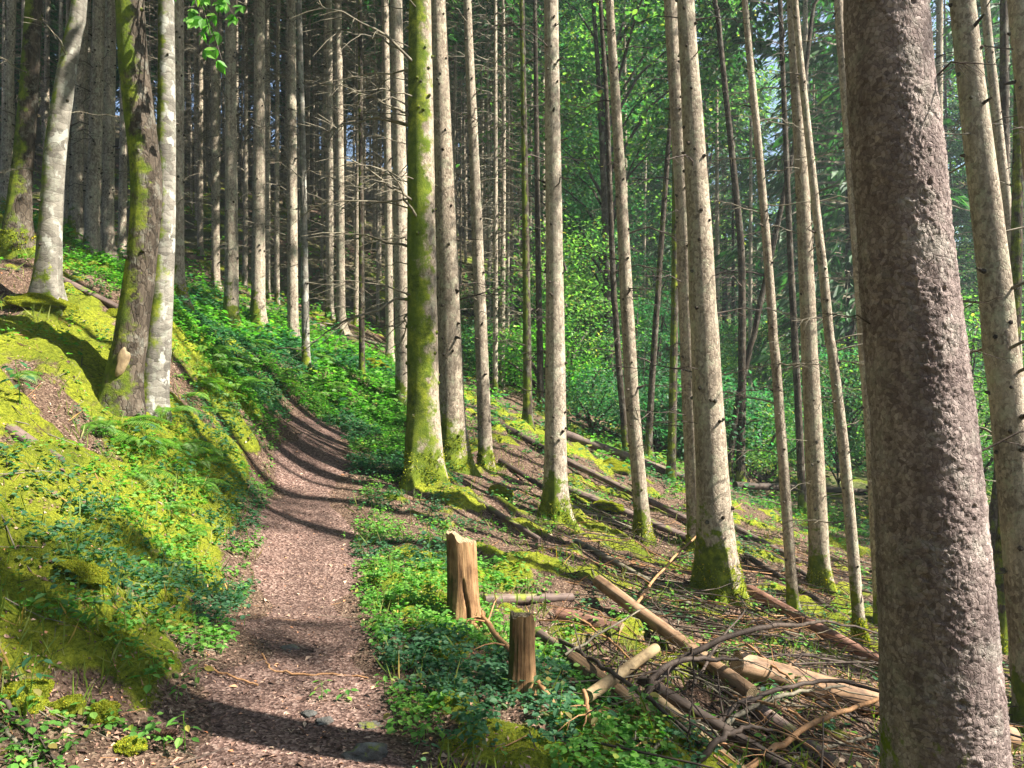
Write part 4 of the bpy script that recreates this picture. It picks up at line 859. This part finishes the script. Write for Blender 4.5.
L2('log', 'dark red brown log half buried left of the peeled orange log', (558, 622), (622, 640), .06, .055, 'logred', 8, group=GL, lift=(.0, .02))
L2('log', 'dark rotten pole running downhill from the second stump', (538, 645), (640, 715), .032, .025, 'logbark', 9, group=GL, lift=(.05, .05))
L2('log', 'long dark pole sloping to the bottom edge under the arching branches', (640, 700), (790, 790), .035, .03, 'twigdark', 10, group=GL, lift=(.1, .08))
L2('log', 'pale bare pole beside the dark pole at the bottom edge', (655, 712), (745, 785), .032, .03, 'cut', 11, group=GL, lift=(.05, .03))
GF = 'fallen poles on the slope beyond'
for i, (a, b, r, m, lab) in enumerate([((566, 440), (700, 488), .09, 'logbark', 'thick grey fallen trunk crossing the slope behind the slim leaning trunk'), ((490, 424), (560, 462), .06, 'twigdark', 'dark fallen pole left of the lone middle trunk, upper one'), ((560, 462), (720, 540), .055, 'logbark', 'long thin fallen pole passing behind the slim leaning trunk'),
        ((568, 494), (700, 548), .06, 'logbark', 'mossy fallen pole just right of the lone middle trunk'), ((560, 508), (650, 540), .04, 'twig', 'pale thin pole below the mossy fallen pole'), ((735, 490), (880, 496), .075, 'twigdark', 'dark level trunk lying across the shade behind the medium pale trunk'), ((730, 530), (800, 566), .05, 'logbark', 'brown fallen pole right of the bright sunlit trunk'),
        ((745, 560), (870, 640), .04, 'twigdark', 'dark thin pole sloping behind the thinnest leaning pole'), ((500, 465), (556, 500), .04, 'twigdark', 'dark pole just right of the third trunk from the trail'), ((572, 415), (620, 440), .05, 'twigdark', 'short dark pole on the bright slope beyond'), ((690, 455), (760, 470), .06, 'logbark', 'fallen trunk in the greenery behind the sunlit pair'),
        ((880, 540), (985, 600), .05, 'twigdark', 'dark pole in the shade right of the huge trunk'), ((740, 540), (840, 600), .03, 'twigdark', 'thin dark stick parallel to the brown fallen pole'), ((470, 500), (540, 545), .035, 'logbark', 'brown pole on the slope below the pale pinkish trunk'), ((575, 545), (690, 610), .03, 'twig', 'thin pale pole left of the bright sunlit trunk'),
        ((235, 312), (300, 312), .05, 'twig', 'pale fallen pole among the trunks up the slope'), ((262, 296), (390, 345), .06, 'logred', 'long fallen pole above the trail bend, upper one'), ((300, 322), (395, 352), .04, 'twig', 'thin fallen pole below the long one above the bend'), ((60, 285), (118, 314), .045, 'logbark', 'fallen pole right of the silver leaning trunk'), ((10, 440), (60, 470), .05, 'logbark', 'grey rotten pole on the bank at the left edge')]):
    L2('fallen_pole', lab, a, b, r, r * .8, m, 30 + i, group=GF, lift=(.03, .03), cut=False, bend=random.uniform(-.015, .015))

def branch(label, pts, r0, r1, mat, name='fallen_branch', cat='branch', group='fallen branches below the trail', twigs=3, seed=0):
    """pts: (u, v, metres above the ground)"""
    r_ = np.random.default_rng(seed + 900); Q = []
    for u, v, h in pts:
        lo = gp(u, v); P = lo
        for it in range(6):
            f = 1 - h / max(.3, CAMZ - lo[2] + .0001) if False else None
        # slide along the sight line until the point is h above the ground
        ds = np.linspace(lo[1], max(2.3, lo[1] - 3), 120); X = (u - 512) * ds / FPX; Z = CAMZ - (v - 384) * ds / FPX; k = np.argmax(Z - zfull(X, ds, False) >= h)
        if Z[k] - zfull([X[k]], [ds[k]], False)[0] < h: k = 119
        Q.append((X[k], ds[k], Z[k]))
    Q = np.array(Q); s = np.concatenate([[0], np.cumsum(np.linalg.norm(np.diff(Q, axis=0), axis=1))]); t = np.linspace(0, s[-1], max(8, len(Q) * 5)); C = np.stack([np.interp(t, s, Q[:, j]) for j in range(3)], 1)
    for _ in range(3): C[1:-1] = (C[:-2] + 2 * C[1:-1] + C[2:]) / 4
    C[1:-1] += r_.normal(0, .005, (len(C) - 2, 3)); rad = np.linspace(r0, r1, len(t)); base = C[0].copy(); mb = MB(); tube(mb, C - base, rad, 7, 0)
    for _ in range(twigs):
        i = r_.integers(2, len(C) - 1); l = r_.uniform(.1, .35); dead_twig(mb, C[i] - base, r_.uniform(0, 6.28), l, r_, rad[i] * .45, 0, 4, 4, r_.uniform(-.1, .9), 1)
    return tag(link(name, mb.mesh(name, [MT[mat]]), None, base), label, cat, group)
for i, (lab, pts, r0, r1, m) in enumerate([
    ('dark arching branch with its pale tip in front of the huge trunk, topmost arch', [(645, 695, .03), (668, 664, .2), (705, 645, .35), (760, 627, .5), (830, 621, .6), (908, 640, .65)], .016, .005, 'twigdark'),
    ('long low arching branch reaching past the huge trunk to the right edge', [(703, 738, .02), (735, 705, .15), (790, 684, .25), (840, 680, .3), (900, 696, .4), (1022, 738, .45)], .014, .005, 'twigdark'),
    ('arching tan branch between the lower arches, ending before the huge trunk', [(706, 740, .02), (740, 712, .15), (790, 692, .22), (845, 686, .25)], .014, .006, 'twig'),
    ('thick brown branch curving up to the huge trunk at the bottom', [(735, 775, .02), (785, 742, .12), (830, 715, .2), (884, 698, .25)], .02, .01, 'twigtan'),
    ('dark bent branch looping over the crossed logs', [(645, 700, .05), (655, 672, .2), (680, 658, .28), (738, 659, .3)], .018, .008, 'twigdark'),
    ('orange stick rising steeply towards the bright sunlit trunk', [(632, 612, .02), (660, 572, .25), (690, 540, .5), (742, 503, .8)], .014, .005, 'twigtan'),
    ('thin upright twig standing in the brushwood', [(688, 770, .0), (690, 720, .25), (694, 652, .55)], .006, .003, 'twigdark'),
    ('tan branch leaning past the second stump to the bottom', [(478, 608, .05), (500, 640, .1), (535, 675, .1), (566, 722, .03)], .02, .012, 'twigtan'),
    ('short tan stick standing at the bottom below the tan sawn log', [(583, 690, .2), (590, 720, .1), (600, 752, .0)], .012, .01, 'twigtan'),
    ('mossy branch hugging the foot of the first stump', [(460, 600, .05), (468, 620, .06), (490, 640, .05)], .02, .016, 'twigtan'),
    ('dark twisted branch in the tangle above the dark pole', [(560, 640, .1), (600, 665, .16), (640, 690, .2), (690, 735, .18), (730, 760, .05)], .014, .008, 'twigdark'),
    ('dark branch bowing over the bottom edge', [(690, 775, .02), (712, 742, .2), (750, 726, .25), (772, 730, .25)], .015, .007, 'twigdark'),
    ('thin grey branch lying across the thick cut log', [(800, 655, .15), (850, 662, .2), (905, 685, .1)], .01, .004, 'twigdark'),
    ('forked dark twig behind the peeled orange log', [(652, 600, .15), (672, 625, .15), (690, 650, .1)], .008, .004, 'twigdark'),
    ('slender stick crossing the orange log', [(565, 655, .1), (610, 628, .25), (640, 610, .25)], .008, .005, 'twig'),
    ('thin pale stick sloping left of the peeled orange log', [(570, 612, .05), (610, 640, .12), (640, 668, .1)], .009, .006, 'twigtan'),
    ('dark stick under the arch beside the thick cut log', [(690, 690, .05), (720, 640, .2), (745, 610, .35)], .009, .004, 'twigdark'),
    ('bare stick pointing down at the bottom right of the brushwood', [(770, 775, .02), (800, 755, .05), (870, 735, .05)], .014, .008, 'twig'),
    ('thin branch low in the brushwood at the bottom centre', [(630, 770, .02), (660, 745, .1), (700, 720, .15)], .01, .005, 'twig'),
    ('curved root like stick lying on the trail', [(262, 654, .006), (270, 668, .008), (290, 675, .008), (330, 674, .008), (368, 678, .006)], .007, .004, 'twigtan'),
    ('dark stick lying on the bottom left mounds', [(2, 700, .04), (30, 730, .05), (62, 770, .03)], .01, .008, 'twigdark'),
    ('pale stick lying on the bottom left mounds', [(0, 725, .03), (20, 745, .03), (40, 772, .02)], .008, .006, 'twig'),
    ('dry stick crossing the left edge of the trail', [(205, 665, .02), (235, 678, .02), (258, 685, .01)], .006, .004, 'twigtan')]):
    branch(lab, pts, r0 * (1.35 if 'arch' in lab or 'bent' in lab or 'bow' in lab else 1), r1 * 1.2, m, seed=i, twigs=0 if 'trail' in lab else 4)

rb = random.Random(12)
for i in range(24):
    u = rb.uniform(625, 885); v = rb.uniform(610, 765); a = rb.uniform(-.25, 1.2); l = rb.uniform(60, 190)
    pts = [(u - l * .5 * math.cos(a), v - l * .5 * math.sin(a), rb.uniform(.02, .15)), (u + rb.uniform(-12, 12), v - rb.uniform(0, 22), rb.uniform(.08, .3)), (u + l * .5 * math.cos(a), v + l * .5 * math.sin(a), rb.uniform(.0, .2))]
    if min(q_[1] for q_ in pts) < 575 or max(q_[0] for q_ in pts) > 960: continue
    branch('bare thin branch in the tangled brushwood between the logs', pts, rb.uniform(.005, .012), .003, rb.choice(['twigdark', 'twigdark', 'twig', 'twigtan']), group='bare branches tangled in the brushwood', seed=60 + i, twigs=5)
def stump(label, ub, vb, d, h, r, seed, lean, crack):
    x = (ub - 512) * d / FPX; z0 = zt(x, d); r_ = np.random.default_rng(seed); k = 72; hts = np.concatenate([np.linspace(-.15, h, 60)]); n = len(hts); th = np.arange(k) / k * 6.283
    TH = np.repeat(th[None], n, 0); HH = np.repeat(hts[:, None], k, 1); f = np.clip(HH / h, 0, 1)
    Q = np.stack([np.cos(TH), np.sin(TH), HH * 1.2], -1).reshape(-1, 3)
    R = r * (1 + .45 * np.exp(-np.maximum(HH, 0) / (h * .28)) * (.6 + .4 * np.cos(3 * TH + 1))) * (1 + .16 * (fbm(Q * [3, 3, .8] + seed, 4, seed) - .5).reshape(n, k) + .17 * (fbm(Q * [9, 9, .9] + seed, 4, seed + 3) - .5).reshape(n, k))
    if crack: R *= 1 - .4 * np.exp(-((TH - (4.95 + .15 * np.sin(HH * 14))) / .07) ** 2) * (1 - sstep(h * .5, h * .62, HH))
    top = .16 * h * (fbm(np.stack([np.cos(th) * 1.5, np.sin(th) * 1.5, th * 0], 1) + seed, 3, 2) - .5) * 2
    V = np.stack([R * np.cos(TH) + lean[0] * np.maximum(HH, 0), R * np.sin(TH) + lean[1] * np.maximum(HH, 0), HH + top[None] * sstep(.6, 1, f)], -1)
    mb = MB(); mb.add(V.reshape(-1, 3), quads_grid(n, k, True)); t = thing('tree_stump', label, 'stump', (x, d, z0), group='stumps beside the trail')
    o = link('stump_body', mb.mesh('stump_body', [MT['stumpb']]), t)
    m2 = MB(); c = V[-1].mean(0); rings = [V[-1] * (1 - q) + c * q + np.array([0, 0, 1.]) * ((fbm(np.stack([np.cos(th) * (1 - q) * 3, np.sin(th) * (1 - q) * 3, th * 0], 1), 3, 7) - .5)[:, None] * .07 * min(1, q * 8) ) for q in (0, .06, .2, .4, .65, .9)]
    VV = np.concatenate(rings + [c[None]]); m2.add(VV, quads_grid(6, k, True)); m2.add(np.concatenate([rings[-1], c[None]]), np.stack([np.arange(k), (np.arange(k) + 1) % k, np.full(k, k)], 1))
    link('cut_top', m2.mesh('cut_top', [MT['cutface']]), t); return t
def stump_mat():
    M = Mat('stump_side'); v = M.coord('Object', (26, 26, 1.3)); n = M.noise(v, 1.1, 6, .7); g = M.noise(M.coord('Object'), 7, 4, .6); t = M.math('ADD', M.math('MULTIPLY', n, .65), M.math('MULTIPLY', g, .35))
    col = M.ramp(t, [(.34, (.02, .012, .007)), (.46, (.14, .076, .036)), (.58, (.31, .185, .09)), (.8, (.48, .33, .19))])
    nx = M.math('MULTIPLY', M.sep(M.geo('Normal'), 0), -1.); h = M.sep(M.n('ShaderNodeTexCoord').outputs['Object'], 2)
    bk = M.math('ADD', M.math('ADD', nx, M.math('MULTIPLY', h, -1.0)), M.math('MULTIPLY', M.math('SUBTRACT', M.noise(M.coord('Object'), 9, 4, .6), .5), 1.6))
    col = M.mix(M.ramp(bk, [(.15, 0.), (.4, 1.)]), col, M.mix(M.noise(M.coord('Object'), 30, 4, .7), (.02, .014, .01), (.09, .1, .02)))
    M.bsdf(col, .85, M.bump(n, .9, .014), .15); return M.m
MT['stumpb'] = stump_mat()
stump('taller rotten orange brown stump beside the trail, split near its foot', 464, 612, 5.35, .62, .102, 11, (-.03, .05), True)
stump('shorter pale stump lower down, in front of the felled logs', 521, 690, 4.12, .40, .064, 13, (.02, .0), False)

# ------------------------------------------------------------------ rocks, moss mounds, cone
def rock_mesh(name, seed, size, mat, amp=.7, sub=4):
    import bmesh
    bm = bmesh.new(); bmesh.ops.create_icosphere(bm, subdivisions=sub, radius=1); V = np.array([v.co[:] for v in bm.verts]); F = np.array([[v.index for v in f.verts] for f in bm.faces]); bm.free()
    n = 1 + amp * 2 * (fbm(V * 1.3 + seed * 7.7, 3, seed) - .5) + amp * .5 * (fbm(V * 4 + seed, 3, seed + 9) - .5); f1, f2, c = worley(V * 1.6 + seed, seed); n -= amp * .3 * (c - .5) * sstep(0, .3, f2 - f1)
    W_ = V * n[:, None] * np.array(size); mb = MB(); mb.add(W_, F)
    if mat == 'mossrock':
        r_ = np.random.default_rng(seed); tri = W_[F]; cr = np.cross(tri[:, 1] - tri[:, 0], tri[:, 2] - tri[:, 0]); ar = np.linalg.norm(cr, axis=1); up = ar * (cr[:, 2] > -.2 * ar); m = int(min(45000, up.sum() / 2 * 110000)); f = r_.choice(len(F), m, p=up / up.sum()); b = r_.dirichlet((1, 1, 1), m); Pq = (tri[f] * b[:, :, None]).sum(1); Nq = unit(cr[f]); l = r_.uniform(.005, .011, m)
        cards(mb, Pq - Nq * .002, unit(Nq + r_.normal(0, .6, (m, 3))), r_.normal(0, 1, (m, 3)), l, l * .45, 1)
    return mb.mesh(name, [MT[mat], MT['mossnap']])
for i, (u, v, sz, m, nm, lab, rz, sink) in enumerate([
    (309, 716, (.038, .03, .02), 'rock', 'rock', 'small grey stone in the trail, left of its flat neighbour', .2, .42), (324, 723, (.045, .036, .022), 'rock', 'rock', 'flat light grey stone in the trail', .6, .3), (368, 758, (.09, .055, .036), 'rock', 'rock', 'dark rock with a mossy end at the bottom edge of the trail', .1, .4), (372, 728, (.06, .05, .02), 'rock', 'rock', 'flat stone sunk in the trail above the dark rock', .5, .5),
    (288, 650, (.05, .06, .014), 'rock', 'rock', 'pale stone level with the trail surface in front', .3, .5), (83, 598, (.13, .10, .055), 'mossrock', 'mossy_rock', 'square mossy slab tilted on the bank above the seedlings', .5, .15), (20, 706, (.11, .09, .07), 'mossrock', 'mossy_mound', 'large moss mound in the bottom left corner', .2, .55), (66, 716, (.065, .06, .05), 'mossrock', 'mossy_mound', 'rounded moss mound right of the corner mound', .8, .5),
    (102, 724, (.058, .055, .05), 'mossrock', 'mossy_mound', 'small round cushion of moss left of the pine cone', .8, .4), (105, 660, (.05, .045, .03), 'mossrock', 'mossy_mound', 'small moss cushion below the square slab', .3, .3), (118, 655, (.07, .05, .03), 'mossrock', 'mossy_mound', 'low moss cushion right of the small one below the slab', .3, .4), (130, 755, (.05, .05, .03), 'mossrock', 'mossy_mound', 'moss tuft at the bottom edge left of the trail', .1, .3),
    (42, 312, (.3, .2, .1), 'mossrock', 'mossy_rock', 'flat mossy rock at the foot of the silver leaning trunk', .3, .5), (130, 318, (.25, .2, .12), 'mossrock', 'mossy_rock', 'mossy rock behind the dark mossy trunk', .3, .5), (605, 512, (.22, .16, .1), 'mossrock', 'mossy_rock', 'mossy lump between the lone middle trunk and the slim leaning trunk', .1, .4), (500, 498, (.18, .15, .1), 'mossrock', 'mossy_rock', 'mossy lump right of the third trunk from the trail', .1, .4), (615, 470, (.3, .22, .14), 'mossrock', 'mossy_rock', 'mossy boulder on the slope behind the lone trunk', .1, .4), (375, 370, (.28, .2, .14), 'mossrock', 'mossy_rock', 'mossy boulder beside the dark sapling at the bend', .1, .35)]):
    g = gp(u, v); o = link(nm, rock_mesh(nm, i + 3, sz, m), None, (g[0], g[1], zt(g[0], g[1]) + sz[2] * (1 - 2 * sink)), (0, .1 if 'slab' not in lab else .5, rz)); tag(o, lab, 'rock' if 'rock' in nm else 'moss mound')
def cone():
    mb = MB(); L = .09
    for i in range(90):
        t = i / 90; a = i * 2.4; r = .016 * math.sin(math.pi * min(1, .12 + t * .86)) ** .7; c = np.array([[r * math.cos(a), r * math.sin(a), t * L]]); D = np.array([[math.cos(a), math.sin(a), 1.3]]); cards(mb, c * [.6, .6, 1], D, np.array([[math.cos(a), math.sin(a), -.3]]), .017, .014, 0, .0, .55)
    tube(mb, [(0, 0, 0), (0, 0, L)], [.008, .006], 6)
    g = gp(163, 742); o = link('pine_cone', mb.mesh('pine_cone', [MT['logred']], False), None, (g[0] - .04, g[1], g[2] + .03), (0, math.radians(90), .1)); tag(o, 'brown cone lying on the litter left of the trail', 'cone')
cone()
# leafy branch of the pale tree reaching into the top of the picture
def leafy_branch():
    t, ctr, R = B; base = np.array(t.location); mb = MB(); r_ = np.random.default_rng(3); P, D, N, L = [], [], [], []
    root = ctr(4.6)
    for u, v in [(200, 18), (222, 60), (190, -10), (236, 20), (212, 38), (215, -20)]:
        e = px(u, v, 6.6) - base; tube(mb, [root, root * .4 + e * .6 + [0, 0, .1], e], [.012, .007, .003], 4, 1, False)
        for j in range(8):
            q = r_.uniform(.55, 1.02); c = root * (1 - q) + e * q + r_.normal(0, .06, 3); a = r_.uniform(0, 6.28); P.append(c); D.append([math.cos(a), math.sin(a) * .6, -.8]); N.append([r_.normal(0, .3), -.8, .7]); L.append(r_.uniform(.09, .14))
    for s in (-.75, 0, .75):
        d = np.array(D); d2 = np.stack([d[:, 0] * math.cos(s) - d[:, 2] * math.sin(s), d[:, 1], d[:, 0] * math.sin(s) + d[:, 2] * math.cos(s)], 1); cards(mb, np.array(P), d2, np.array(N), np.array(L) * (1 if s == 0 else .75), np.array(L) * .5, 0, .1, .5, True)
    link('leafy_branch', mb.mesh('leafy_branch', [MT['cover'], MT['twigdark']], False), t)
leafy_branch()
# bare wound at the foot of the dark trunk
def wound():
    t, ctr, R = A; mb = MB(); rr = np.linspace(0, 1, 7); an = np.linspace(0, 6.283, 25)[:-1]; V = []
    for q_ in rr:
        for a in an:
            wob = 1 + .15 * math.sin(3 * a + 1) + .08 * math.sin(5 * a); z = .34 + .13 * q_ * math.sin(a) * wob; th = -1.32 + .34 * q_ * math.cos(a) * wob; r = R(z) * (1.04 + .45 * math.exp(-z / .25)) + .012 * (1 - q_ ** 4) - .02 * q_ ** 6; V.append(ctr(z) + np.array([math.cos(th) * r, math.sin(th) * r, 0]))
    mb.add(np.array(V), quads_grid(7, 24, True)); link('bark_wound', mb.mesh('bark_wound', [MT['cut']]), t)
wound()

# ------------------------------------------------------------------ haze in the wood
def haze():
    lo = fz.min() - 1.; hi = 75.; M = Mat('haze'); v = M.n('ShaderNodeVolumePrincipled'); v.inputs['Color'].default_value = (.80, .93, 1., 1); v.inputs['Density'].default_value = HAZE; v.inputs['Anisotropy'].default_value = .3; M.l(v.outputs[0], M.out.inputs['Volume'])
    x0, x1, y0, y1 = gx[0] - 2, gx[-1] + 2, gy[0] - 2, gy[-1] + 2
    V = np.array([(x, y, z) for z in (lo, hi) for y in (y0, y1) for x in (x0, x1)]); mb = MB(); mb.add(V, [[0, 2, 3, 1], [4, 5, 7, 6], [0, 1, 5, 4], [2, 6, 7, 3], [0, 4, 6, 2], [1, 3, 7, 5]]); tag(link('haze', mb.mesh('haze', M.m, False)), kind='stuff')
HAZE = .0012
haze()
